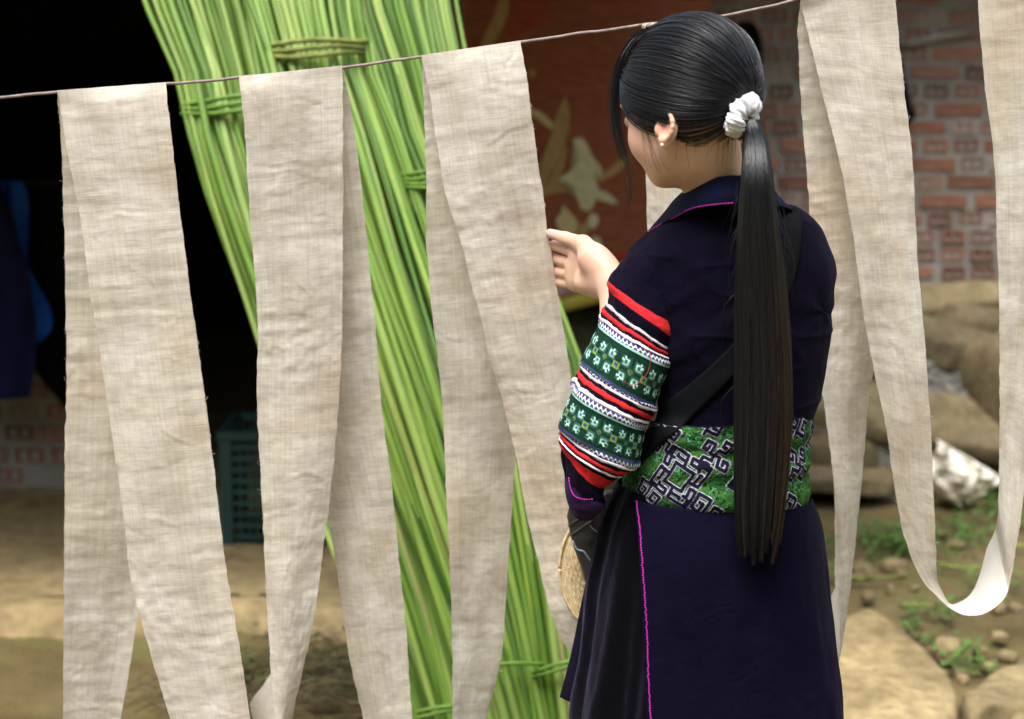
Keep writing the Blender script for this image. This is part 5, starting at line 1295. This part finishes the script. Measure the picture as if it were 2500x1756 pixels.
# collar
def collar():
    top = [(1632, 512, 2.425), (1650, 488, 2.395), (1668, 472, 2.350), (1700, 452, 2.302), (1740, 440, 2.272), (1790, 433, 2.262), (1845, 440, 2.275), (1890, 470, 2.315), (1905, 500, 2.36)]
    bot = [(1572, 582, 2.440), (1600, 562, 2.385), (1640, 536, 2.318), (1690, 513, 2.274), (1740, 503, 2.252), (1790, 498, 2.246), (1860, 500, 2.256), (1925, 512, 2.305), (1950, 530, 2.36)]
    T = crv(top, 90); B = crv(bot, 90); rows = []
    for k, s in enumerate(np.linspace(0, 1, 16)):
        r_ = T * (1 - s) + B * s; r_[:, 2] -= 0.010 * math.sin(s * 2.6) - .002
        rows.append([P(*x) for x in r_])
    inner = [[P(x[0] + 3, x[1] + 6, x[2] + .006) for x in T], [P(x[0] + 6, x[1] + 26, x[2] + .010) for x in T]]
    rows = np.array(inner[::-1] + rows)
    X = rows[..., 0]; rows[..., 1] += .0015 * fbm(X * 40, rows[..., 2] * 40, seed=2, oct=2)
    me = grid_mesh('collar', rows); o = link('collar', me, M['collar'], jk)
    s_ = o.modifiers.new('thick', 'SOLIDIFY'); s_.thickness = .0025
    add_bvh(me)
    return o
col_o = collar()
def stitches(name, pts, step, parent, r=.0011, off=.0035, mat='magenta'):
    c = crv(pts, 400); d = np.concatenate([[0], np.cumsum(np.linalg.norm(np.diff(c[:, :2], axis=0), axis=1))])
    k = int(d[-1] / step); tt = (np.arange(k) + .5) * step
    paths = []
    for t in tt:
        a = [np.interp(t + e, d, c[:, 0]) for e in (-step * .34, 0, step * .34)]; b = [np.interp(t + e, d, c[:, 1]) for e in (-step * .34, 0, step * .34)]
        q = [cast(x, y, off) for x, y in zip(a, b)]
        paths.append(q)
    V, F = tubes(np.array(paths), np.full((k, 3), r) * np.array([.75, 1.05, .75]), 6)
    return link(name, mesh_np(name, V, F), M[mat], parent)
stitches('collar_stitching', [(1582, 566), (1612, 548), (1642, 533), (1690, 509), (1740, 500), (1796, 495)], 7.0, col_o, .0010)

# ---- embroidered sleeve
SL_R = [(0, 1488, 687, 1650, 790), (1, 1486, 707, 1651, 823), (2, 1482, 737, 1640, 847), (3, 1464, 779, 1637, 876), (4, 1459, 800, 1632, 897), (5, 1427, 879, 1604, 980), (6, 1422, 893, 1600, 992), (7, 1403, 938, 1578, 1030), (8, 1396, 962, 1576, 1048), (9, 1369, 1035, 1560, 1118), (10, 1368, 1050, 1553, 1132), (11, 1366, 1070, 1520, 1160), (12, 1367, 1080, 1497, 1170), (13, 1371, 1104, 1470, 1186), (14, 1380, 1165, 1474, 1222)]
STITCH = dict(navy=(0.0030, 0.0020, 0.0078), red=(0.55, 0.022, 0.026), white=(0.74, 0.74, 0.77), dk=(0.004, 0.020, 0.015), gr=(0.012, 0.064, 0.036), mint=(0.33, 0.57, 0.52), lime=(0.13, 0.25, 0.035), vio=(0.07, 0.022, 0.22))
SC = {k: np.array(v) for k, v in STITCH.items()}
def sleeve():
    tk = np.array([-3, -2, -1] + [r[0] for r in SL_R], float)
    q = [(1580, 590, 1668, 640), (1538, 618, 1662, 710), (1506, 655, 1656, 760)] + [r[1:] for r in SL_R]
    Yc = np.interp(tk, [-3, 0, 5, 9, 14], [2.345, 2.325, 2.300, 2.290, 2.300])
    fd = np.interp(tk, [-3, -1, 0, 5, 9, 12, 14], [.052, .060, .062, .064, .062, .055, .045]); bd = np.interp(tk, [-3, 0, 14], [.05, .055, .05])
    R_ = np.array([[*a, y, f, b] for a, y, f, b in zip(q, Yc, fd, bd)])
    tt = np.concatenate([np.linspace(-3, 0, 40)[:-1], np.linspace(0, 14, 520)])
    rs = crv_at(R_, tk, tt)
    th = np.concatenate([np.linspace(np.pi * .93, np.pi * 2.07, 330), np.linspace(np.pi * 2.07, np.pi * 2.93, 62)[1:-1]])
    Pt = np.array([ring_pts(r, th, .95) for r in rs])
    n = outward(Pt, normals(Pt))
    T = tt[:, None] * np.ones((1, len(th))); A = np.ones((len(tt), 1)) * th[None]
    # arc coordinate in metres from the camera-facing line
    arc = (A - 1.5 * np.pi) * 0.060
    col = np.tile(SC['navy'], (len(tt), len(th), 1)); relief = np.zeros_like(T)
    wob = 0.05 * fbm(arc * 60, T * 2, seed=5, oct=2)
    def band(t0, t1, c, h=.0010):
        m = (T + wob > t0) & (T + wob < t1); col[m] = SC[c]; relief[m] = h * np.sqrt(np.clip(1 - ((T[m] - (t0 + t1) / 2) / ((t1 - t0) / 2)) ** 2, 0, 1))
    band(0, 1, 'red', .0004)
    def wrw(t0, t1, f=((.0, .18, 'white'), (.37, .60, 'red'), (.76, .94, 'white'))):
        for a, b, c in f: band(t0 + (t1 - t0) * a, t0 + (t1 - t0) * b, c, .0014)
    wrw(2, 3); wrw(6, 7); wrw(10.05, 11.3)
    band(12, 13, 'red', .0004)
    def zig(t0, t1):
        m = (T >= t0) & (T < t1); v = (T - t0) / (t1 - t0); s = np.abs(((arc * 1000 / 7.0) % 1) * 2 - 1)
        c = np.where((s > .5)[..., None], SC['vio'], SC['gr'] * 1.2)
        c = np.where((np.abs(v - .12 - .55 * s) < .17)[..., None], SC['white'] * .85, c)
        c = np.where((v > .80)[..., None], SC['mint'] * .8, c); c = np.where((v > .92)[..., None], SC['dk'], c)
        col[m] = c[m]; relief[m] = .0006
    for a in (3, 7): zig(a, a + 1)
    def zigr(t0, t1):
        m = (T >= t0) & (T < t1); v = 1 - (T - t0) / (t1 - t0); s = np.abs(((arc * 1000 / 7.0) % 1) * 2 - 1)
        c = np.where((s > .5)[..., None], SC['vio'], SC['gr'] * 1.2)
        c = np.where((np.abs(v - .12 - .55 * s) < .17)[..., None], SC['white'] * .85, c)
        col[m] = c[m]; relief[m] = .0006
    zigr(5, 6); zigr(9, 10)
    def motif(t0, t1, shift, hgt):
        m = (T >= t0) & (T < t1)
        cell = 1.25e-3
        j = np.floor((T - t0) / (t1 - t0) * (hgt / cell)); i = np.floor((arc + shift) / cell + 1000 * 1)
        per = 34; rows = hgt / cell
        x = (i + (0)) % per - per / 2 + .5; y = j - rows / 2 + .5
        ax, ay = np.abs(x), np.abs(y); d1 = ax + ay
        c = np.tile(SC['gr'] * .45, T.shape + (1,))
        c = np.where(((d1 > 2) & (d1 < 9))[..., None], SC['gr'] * .45 + SC['dk'] * .5, c)
        c = np.where(((d1 > 7) & (d1 < 18))[..., None], SC['gr'] * .9, c)
        lat = (np.abs(d1 - 20) < 1.7) | ((ax < 1.1) & (ay > 6)) | ((ay < 1.1) & (ax > 6)); c = np.where(lat[..., None], SC['dk'], c)
        hook = ((ax > 4) & (ax < 5.6) & (ay > 5) & (ay < 11)) | ((ay > 4) & (ay < 5.6) & (ax > 5) & (ax < 11)) | ((ax > 6) & (ax < 9.1) & (ay > 9) & (ay < 11.1)) | ((ay > 6) & (ay < 9.1) & (ax > 9) & (ax < 11.1)) | ((ax > 7.5) & (ax < 9.6) & (ay > 11) & (ay < 13.5)) | ((ay > 7.5) & (ay < 9.6) & (ax > 11) & (ax < 13.5))
        halo = ((ax > 2.5) & (ax < 13.5) & (ay > 2.5) & (ay < 13.5)); c = np.where((halo & ~lat)[..., None], SC['gr'] * 1.3 + SC['mint'] * .05, c)
        c = np.where(hook[..., None], SC['mint'] * (.75 + .45 * (ay > 8))[..., None] + .04, c)
        c = np.where(((d1 > 1) & (d1 < 3.2))[..., None], SC['lime'] * .7, c); c = np.where((d1 < 1.6)[..., None], SC['vio'], c)
        x2, y2 = (i + per // 2) % per - per / 2 + .5, y
        d2 = np.abs(x2) + np.abs(np.abs(y2) - 0); c = np.where((d2 < 5.2)[..., None], SC['dk'], c); c = np.where(((np.abs(x2) < 3.6) & (np.abs(y2) < 3.6))[..., None], SC['lime'], c); c = np.where(((np.abs(x2) < 1.6) & (np.abs(y2) < 1.6))[..., None], SC['vio'], c)
        c = c * (0.75 + .5 * ((_hash(i, j, i * 0, 5) + 1) / 2))[..., None]
        col[m] = c[m]; relief[m] = (.0003 + .0005 * hook)[m]
    motif(4, 5, .004, .053); motif(8, 9, .015, .049)
    wr = 0.0028 * fbm(arc * 20, T * .55, seed=9, oct=3) + 0.0020 * np.sin(T * 1.9 + arc * 25) * np.clip(T / 4, 0, 1)
    Pt = Pt + n * (relief + wr)[..., None]
    me = grid_mesh('embroidered_sleeve', Pt, True, col=col); add_bvh(me)
    me.materials.append(M['embroidery']); me.materials.append(M['navy'])
    plain = ((tt[:-1] < -.01) | ((tt[:-1] > 1.05) & (tt[:-1] < 1.9)) | (tt[:-1] > 13.1))[:, None] * np.ones((1, len(th)), bool)
    me.polygons.foreach_set('material_index', plain.astype(np.int32).ravel())
    o = link('embroidered_sleeve', me, M['embroidery'], jk); tag(o, 'sleeve with red, white and green cross-stitch bands')
    # purple lining of the cuff
    cu = [(1378, 1160, 1478, 1222, 2.300, .045, .05), (1379, 1196, 1478, 1232, 2.302, .046, .05), (1386, 1228, 1462, 1248, 2.306, .042, .045), (1400, 1256, 1446, 1262, 2.310, .030, .035), (1415, 1264, 1435, 1266, 2.312, .01, .015)]
    Pt, _ = loft(cu, 40, np.linspace(0, 2 * np.pi, 60, endpoint=False), .95)
    Pt[..., 1] += .003 * fbm(Pt[..., 0] * 60, Pt[..., 2] * 60, seed=4, oct=2)
    me = grid_mesh('cuff_lining', Pt, True); add_bvh(me); c_ = link('cuff_lining', me, M['purple'], o)
    stitches('cuff_stitching', [(1388, 1165), (1394, 1196), (1404, 1212), (1424, 1219), (1450, 1219)], 6, c_, .0009)
    stitches('shoulder_seam', [(1496, 662), (1540, 664), (1600, 700), (1640, 738), (1658, 760)], 7, o, .0005, .0006, 'collar')
    # loose red thread
    th_ = [cast(x, y, .003) for x, y in crv([(1583, 840), (1588, 880), (1583, 905), (1570, 925), (1555, 938), (1540, 940), (1527, 934), (1524, 930)], 24)]
    link('loose_thread', tube_mesh('loose_thread', th_, .0004, 5), M['rred'], o)
sleeve()

# ---- sash with meander embroidery
def sash():
    SR_ = [(1556, 1004, 1978, 984, YC, .1215, .104), (1550, 1030, 1979, 1012, YC, .122, .102), (1546, 1052, 1976, 1040, YC, .121, .102), (1542, 1072, 1967, 1062, YC, .118, .10), (1538, 1095, 1974, 1088, YC, .124, .104), (1534, 1118, 1976, 1112, YC, .125, .105), (1530, 1140, 1968, 1138, YC, .121, .102), (1526, 1160, 1974, 1166, YC, .125, .105), (1522, 1178, 1975, 1190, YC, .125, .105), (1520, 1196, 1968, 1212, YC, .118, .102)]
    th = np.concatenate([np.linspace(np.pi * .98, np.pi * 2.05, 620), np.linspace(np.pi * 2.05, np.pi * 2.98, 90)[1:-1]])
    Pt, rs = loft(SR_, 250, th)
    mid = Pt[125]; dl = np.linalg.norm(np.roll(mid, -1, 0) - mid, axis=1); s = np.concatenate([[0], np.cumsum(dl)[:-1]])
    i0 = np.argmin(np.abs(mid[:, 0] - P(1760, 1120, 2.24)[0]) + (mid[:, 1] > YC) * 9)
    X = 1760 + (s - s[i0]) * 1790; X, Yp = np.meshgrid(X, np.linspace(1036, 1254, 250))
    g = fbm(X * .045, Yp * .045, seed=4, oct=3); g2 = fbm(X * .16, Yp * .16, seed=8, oct=2); g3 = vnoise(X * .35, Yp * .9, seed=12)
    dk, md, lm, tl = np.array([.003, .020, .010]), np.array([.014, .078, .018]), np.array([.052, .150, .026]), np.array([.07, .23, .13])
    w = np.clip(.5 + .55 * g + .3 * g3, 0, 1)[..., None]; col = md * (1 - w) + lm * w
    m = (g2 + .3 * g > .45); col[m] = dk
    m = (fbm(X * .12, Yp * .12, seed=19, oct=2) > .72); col[m] = tl
    # stitched dark tongues in rows
    rr = np.abs(((X * .88 + Yp * .47) / 17 % 1) - .5) + np.abs(((Yp * .88 - X * .47) / 23 % 1) - .5)
    m = (rr < .16 + .12 * g2) & (fbm(X * .018, Yp * .018, seed=33, oct=2) > -.15); col[m] = dk * 1.3
    relief = .0006 * g3
    strokes = []
    a = math.radians(27); ca, sa = math.cos(a), math.sin(a)
    def add(cx, cy, sc_, lines, rot=0):
        r0 = a + rot * math.pi / 2; c_, s_ = math.cos(r0), math.sin(r0)
        for ln in lines:
            q = np.array(ln) * sc_; strokes.append(np.stack([cx + q[:, 0] * c_ - q[:, 1] * s_, cy + q[:, 0] * s_ + q[:, 1] * c_], 1))
    def big(cx, cy, sc_):
        for k in range(4):
            add(cx, cy, sc_, [[(-.46, -.46), (.46, -.46)],
                              [(-.06, -.46), (-.06, -.98), (-.86, -.98), (-.86, -.64)], [(-.06, -.72), (-.52, -.72)], [(-.52, -.72), (-.52, -.80)],
                              [(.16, -.98), (.98, -.98), (.98, -.60)], [(.16, -.98), (.16, -.74), (.58, -.74), (.58, -.62)]], k)
    def cross(cx, cy, sc_):
        for k in range(4):
            add(cx, cy, sc_, [[(0, 0), (0, -.5), (.72, -.5), (.72, -1.25), (.10, -1.25), (.10, -.86), (.42, -.86)]], k)
    def gs(cx, cy, sc_):
        add(cx, cy, sc_, [[(-.1, -.9), (-1.1, -.9), (-1.1, .3), (-.45, .3), (-.45, -.35), (-.75, -.35)], [(-.1, -.9), (-.1, .9)], [(-.1, .5), (1.1, .5), (1.1, -.6), (.4, -.6), (.4, .05), (.75, .05)]])
    big(1661, 1166, 58); cross(1746, 1110, 31); cross(1612, 1078, 30); gs(1578, 1226, 32); gs(1734, 1244, 31); gs(1722, 1036, 26)
    cross(1978, 1150, 32); gs(1965, 1058, 28); gs(1955, 1248, 28); big(1860, 1160, 56); cross(2070, 1090, 30)
    d = np.full(X.shape, 99.0)
    for q in strokes:
        for p0, p1 in zip(q[:-1], q[1:]):
            x0, x1 = min(p0[0], p1[0]) - 12, max(p0[0], p1[0]) + 12; y0, y1 = min(p0[1], p1[1]) - 12, max(p0[1], p1[1]) + 12
            j = np.where((X[0] > x0) & (X[0] < x1))[0]; i = np.where((Yp[:, 0] > y0) & (Yp[:, 0] < y1))[0]
            if len(i) == 0 or len(j) == 0: continue
            sl = np.ix_(i, j); v = p1 - p0; L2 = v @ v + 1e-9
            t = np.clip(((X[sl] - p0[0]) * v[0] + (Yp[sl] - p0[1]) * v[1]) / L2, 0, 1)
            d[sl] = np.minimum(d[sl], np.hypot(X[sl] - p0[0] - t * v[0], Yp[sl] - p0[1] - t * v[1]))
    d = d + .35 * g3
    wht, nv = np.array([.40, .39, .46]), np.array([.008, .006, .022])
    m = d < 6.2; col[m] = wht; m = d < 4.4; col[m] = nv
    relief = relief + np.where(d < 4.4, .0009, np.where(d < 6.6, .0005, 0))
    em = (Yp > 1249) | (Yp < 1040); col[em] = nv * .8
    n = outward(Pt, normals(Pt))
    Pt = Pt + n * (relief + .0022 * fbm(X * .012, Yp * .03, seed=5, oct=3))[..., None]
    me = grid_mesh('embroidered_sash', Pt, True, col=col); add_bvh(me)
    o = link('embroidered_sash', me, M['embroidery'], person); tag(o, 'green sash with dark meander embroidery')
sash()

# ---- skirt, panel, flap
SK = [(1508, 1172, 1962, 1192, YC, .112, .10), (1470, 1258, 1988, 1262, YC, .124, .115), (1452, 1330, 1999, 1330, YC, .130, .125), (1436, 1430, 2009, 1420, YC, .136, .135), (1420, 1580, 2027, 1580, YC, .142, .145), (1402, 1700, 2043, 1700, YC, .147, .15), (1396, 1800, 2057, 1800, YC, .151, .155), (1380, 2100, 2082, 2100, YC, .160, .17), (1372, 2300, 2095, 2300, YC, .165, .18)]
def skirt():
    th = np.linspace(0, 2 * np.pi, 420, endpoint=False)
    Pt, rs = loft(SK, 150, th)
    n = outward(Pt, normals(Pt)); v = np.linspace(0, 1, 150)[:, None]
    x = (th[None] - np.pi) ; left = np.exp(-((th - np.pi * 1.17) / 0.75) ** 2)[None]
    ph = x * 11 + 1.3 * np.sin(v * 2.5) + .9 * v + 1.4 * fbm(x * 2.4 + 0 * v, v * 1.5, seed=3, oct=2)
    pl = np.sin(ph) + .35 * np.sin(ph * 2.3 + 1)
    amp = (.002 + .0085 * np.clip(v * 2.2, 0, 1)) * left
    gen = .003 * fbm(th[None] * 3 + 0 * v, v * 5, seed=6, oct=3)
    Pt = Pt + n * (amp * pl + gen)[..., None]
    me = grid_mesh('velvet_skirt', Pt, True); o = link('velvet_skirt', me, M['velvet'], person); add_bvh(me)
    # panel hanging behind, over the skirt
    ed = np.array([(1556, 1185), (1558, 1215), (1563, 1300), (1568, 1430), (1571, 1550), (1575, 1680), (1578, 1756), (1584, 2100), (1588, 2300)], float)
    nv, nu = 170, 150
    r = np.array(SK, float); r[:, 0:4] += np.array([0, 14, 0, 14]); d = np.concatenate([[0], np.cumsum(np.linalg.norm(np.diff((r[:, :2] + r[:, 2:4]) / 2, axis=0), axis=1))])
    rs = crv_at(r, d, np.linspace(0, d[-1] * .93, nv)); rows = []
    for k, q in enumerate(rs):
        xm, hw_ = (q[0] + q[2]) / 2, (q[2] - q[0]) / 2; ym = (q[1] + q[3]) / 2 + 45
        ex = np.interp(ym, ed[:, 1], ed[:, 0]); c = np.clip((ex - xm) / hw_ * 1.05, -.98, .98)
        c = np.sign(c) * abs(c) ** (1 / EXPO); t0 = 2 * np.pi - math.acos(c)
        rows.append(ring_pts(q, np.linspace(t0, 2 * np.pi + .30, nu), EXPO, .0075))
    Pt = np.array(rows); n = normals(Pt, False); n *= np.sign(-n[80, 40, 1])
    v = np.linspace(0, 1, nv)[:, None]; u = np.linspace(0, 1, nu)[None]
    w = .0060 * fbm(u * 4.2, v * 2.6, seed=15, oct=3) * np.clip(v * 5, 0, 1) + .0055 * np.exp(-((v - .52 - .10 * u) / .03) ** 2) * np.exp(-((u - .13) / .12) ** 2) + .006 * np.sin(u * 10 + 2.5 * v) * np.clip(v - .1, 0, 1)
    Pt = Pt + n * w[..., None]
    me = grid_mesh('back_panel', Pt); p = link('back_panel', me, M['panel'], person)
    md = p.modifiers.new('thick', 'SOLIDIFY'); md.thickness = .0016; md.offset = -1
    add_bvh(me)
    # magenta seam follows the panel's own edge
    def seam(idx, nm, step=2):
        e = Pt[:, idx] + n[:, idx] * .0018
        L = np.concatenate([[0], np.cumsum(np.linalg.norm(np.diff(e, axis=0), axis=1))]); k = int(L[-1] / .0034); c = (np.arange(k) + .5) * .0034
        pa = np.array([[[np.interp(t + s_, L, e[:, j]) for j in range(3)] for s_ in (-.0012, 0, .0012)] for t in c])
        pa[:, :, 0] += .0004 * rng.normal(size=(k, 1))
        V, F = tubes(pa, np.full((k, 3), .0014) * np.array([.6, 1.0, .6]), 6)
        link(nm, mesh_np(nm, V, F), M['magenta'], p)
    seam(2, 'panel_stitching'); seam(nu - 5, 'panel_stitching')
    # front flap of the jacket at the side
    Lf = [(1438, 1408, 2.40), (1420, 1490, 2.405), (1402, 1580, 2.41), (1386, 1645, 2.41), (1370, 1702, 2.41)]; Rf = [(1462, 1408, 2.375), (1452, 1490, 2.37), (1444, 1580, 2.365), (1436, 1655, 2.36), (1428, 1722, 2.36)]
    L, R = crv(Lf, 40), crv(Rf, 40); u = np.linspace(0, 1, 16)
    g = np.array([[P(*(a * (1 - s) + b * s)) for s in u] for a, b in zip(L, R)]); g[..., 1] -= .006 * np.sin(u * 3.1)[None]
    f = link('jacket_flap', grid_mesh('jacket_flap', g), M['navy'], jk); md = f.modifiers.new('thick', 'SOLIDIFY'); md.thickness = .003
    return o
skirt()

# ------------------------------------------------------------------ bag and hat carried by the woman
def bag():
    pts = [(1384, 1262), (1392, 1232), (1440, 1205), (1500, 1196), (1545, 1225), (1535, 1330), (1500, 1430), (1458, 1452), (1438, 1440), (1420, 1390), (1396, 1320)]
    q = crv(pts + [pts[0]], 70)[:-1]; c = q.mean(0)
    rows = []
    Y0 = 2.385
    for s, y in ((.02, .000), (.6, .000), (.88, .002), (.97, .008), (1.0, .02), (1.0, .055), (.96, .066), (.6, .070), (.02, .070)):
        rows.append([P(c[0] + (x - c[0]) * s, c[1] + (yy - c[1]) * s, Y0 + y) for x, yy in q])
    rows = np.array(rows); rows[..., 1] += .003 * fbm(rows[..., 0] * 30, rows[..., 2] * 30, seed=3, oct=3)
    root = empty('shoulder_bag', tuple(map(float, P(1450, 1440, 2.42))), 'black leather shoulder bag with scuffed seams worn across the back', 'bag')
    me = grid_mesh('bag_body', rows, True); b = link('bag_body', me, M['leather'], root)
    bv = BVHTree.FromPolygons([tuple(v.co) for v in me.vertices], [tuple(p.vertices) for p in me.polygons])
    def on(px, py, off):
        d = Vector(ray(px, py)).normalized(); h = bv.ray_cast(Vector((0, 0, CAMZ)), d)
        return np.array(h[0] - d * off) if h[0] is not None else P(px, py, Y0 - off)
    for nm, ln, w, mat in (('flap_edge', [(1390, 1284), (1420, 1262), (1462, 1226)], .0022, 'leather'), ('flap_edge', [(1394, 1308), (1424, 1286), (1446, 1272)], .0020, 'leather'), ('scuffed_seam', [(1398, 1320), (1410, 1342), (1424, 1346), (1436, 1362), (1448, 1378)], .0016, 'scuff'), ('scuffed_seam', [(1438, 1276), (1446, 1290), (1466, 1304)], .0012, 'scuff')):
        p = [on(x, y, .001) for x, y in crv(ln, 14)]; link(nm, tube_mesh(nm, p, w, 6), M[mat], b)
    # strap lying over the back, passing under the ponytail
    ctr = [(1926, 502, 20), (1936, 525, 21), (1937, 565, 21), (1928, 640, 22), (1902, 720, 23), (1850, 806, 25), (1780, 890, 28), (1700, 965, 32), (1630, 1022, 36), (1566, 1078, 36), (1520, 1130, 32)]
    cc = crv(ctr, 90); t = np.gradient(cc[:, :2], axis=0); t /= np.linalg.norm(t, axis=1, keepdims=True); nn = np.stack([t[:, 1], -t[:, 0]], 1)
    u = np.linspace(-1, 1, 9); g = np.array([[cast(x + a * w * m[0], y + a * w * m[1], .0055, skip=('embroidered_sleeve', 'cuff')) for a in u] for (x, y, w), m in zip(cc, nn)])
    g = np.concatenate([g[:1] + np.array([0, .07, -.035]), g[:1] + np.array([0, .035, -.008]), g[:1] + np.array([0, .012, .001]), g])
    # even out the distance so that the strap bridges folds of the cloth
    for _ in range(6): g[1:-1] = (g[:-2] + 2 * g[1:-1] + g[2:]) / 4
    s = link('strap', grid_mesh('strap', g), M['strap'], root); md = s.modifiers.new('thick', 'SOLIDIFY'); md.thickness = .002; md.offset = 1
bag()
def hat():
    root = empty('straw_hat', tuple(map(float, P(1470, 1530, 2.49))), 'woven straw hat hanging at the hip behind the black bag', 'hat')
    c = P(1476, 1388, 2.485); e1 = unit(P(1372, 1388, 2.50) - c); e2 = np.array([0, 0, 1.0]); nn = unit(np.cross(e1, e2)); nn *= -np.sign(nn[1])
    Rx, Rz = np.linalg.norm(P(1366, 1388, 2.50) - c), .094
    r = np.concatenate([np.linspace(1.0, .52, 120), np.linspace(.52, .02, 60)[1:]]); th = np.linspace(0, 2 * np.pi, 260, endpoint=False)
    R_, T = np.meshgrid(r, th, indexing='ij')
    row = np.sin(R_ * 2 * np.pi * 20)
    knit = .0006 * np.sin(T * 120 + np.floor(R_ * 20) * 1.7)
    dpt = np.where(R_ < .52, .055 * np.sqrt(np.clip(1 - (R_ / .52) ** 2, 0, 1)) ** .8, 0) + .010 * (R_ - .5) * np.sin(2 * T + 1)
    off = -.0011 * row + knit - dpt
    Pt = c + (R_ * Rx * np.cos(T))[..., None] * e1 + (R_ * Rz * np.sin(T))[..., None] * e2 + off[..., None] * nn
    o = link('brim', grid_mesh('brim', Pt, True), M['straw'], root); md = o.modifiers.new('thick', 'SOLIDIFY'); md.thickness = .003
    rim = np.array([c + Rx * math.cos(t) * e1 + Rz * math.sin(t) * e2 for t in np.linspace(0, 2 * np.pi, 120)])
    link('rim_cord', tube_mesh('rim_cord', rim, .0026, 8), M['straw'], root)
hat()
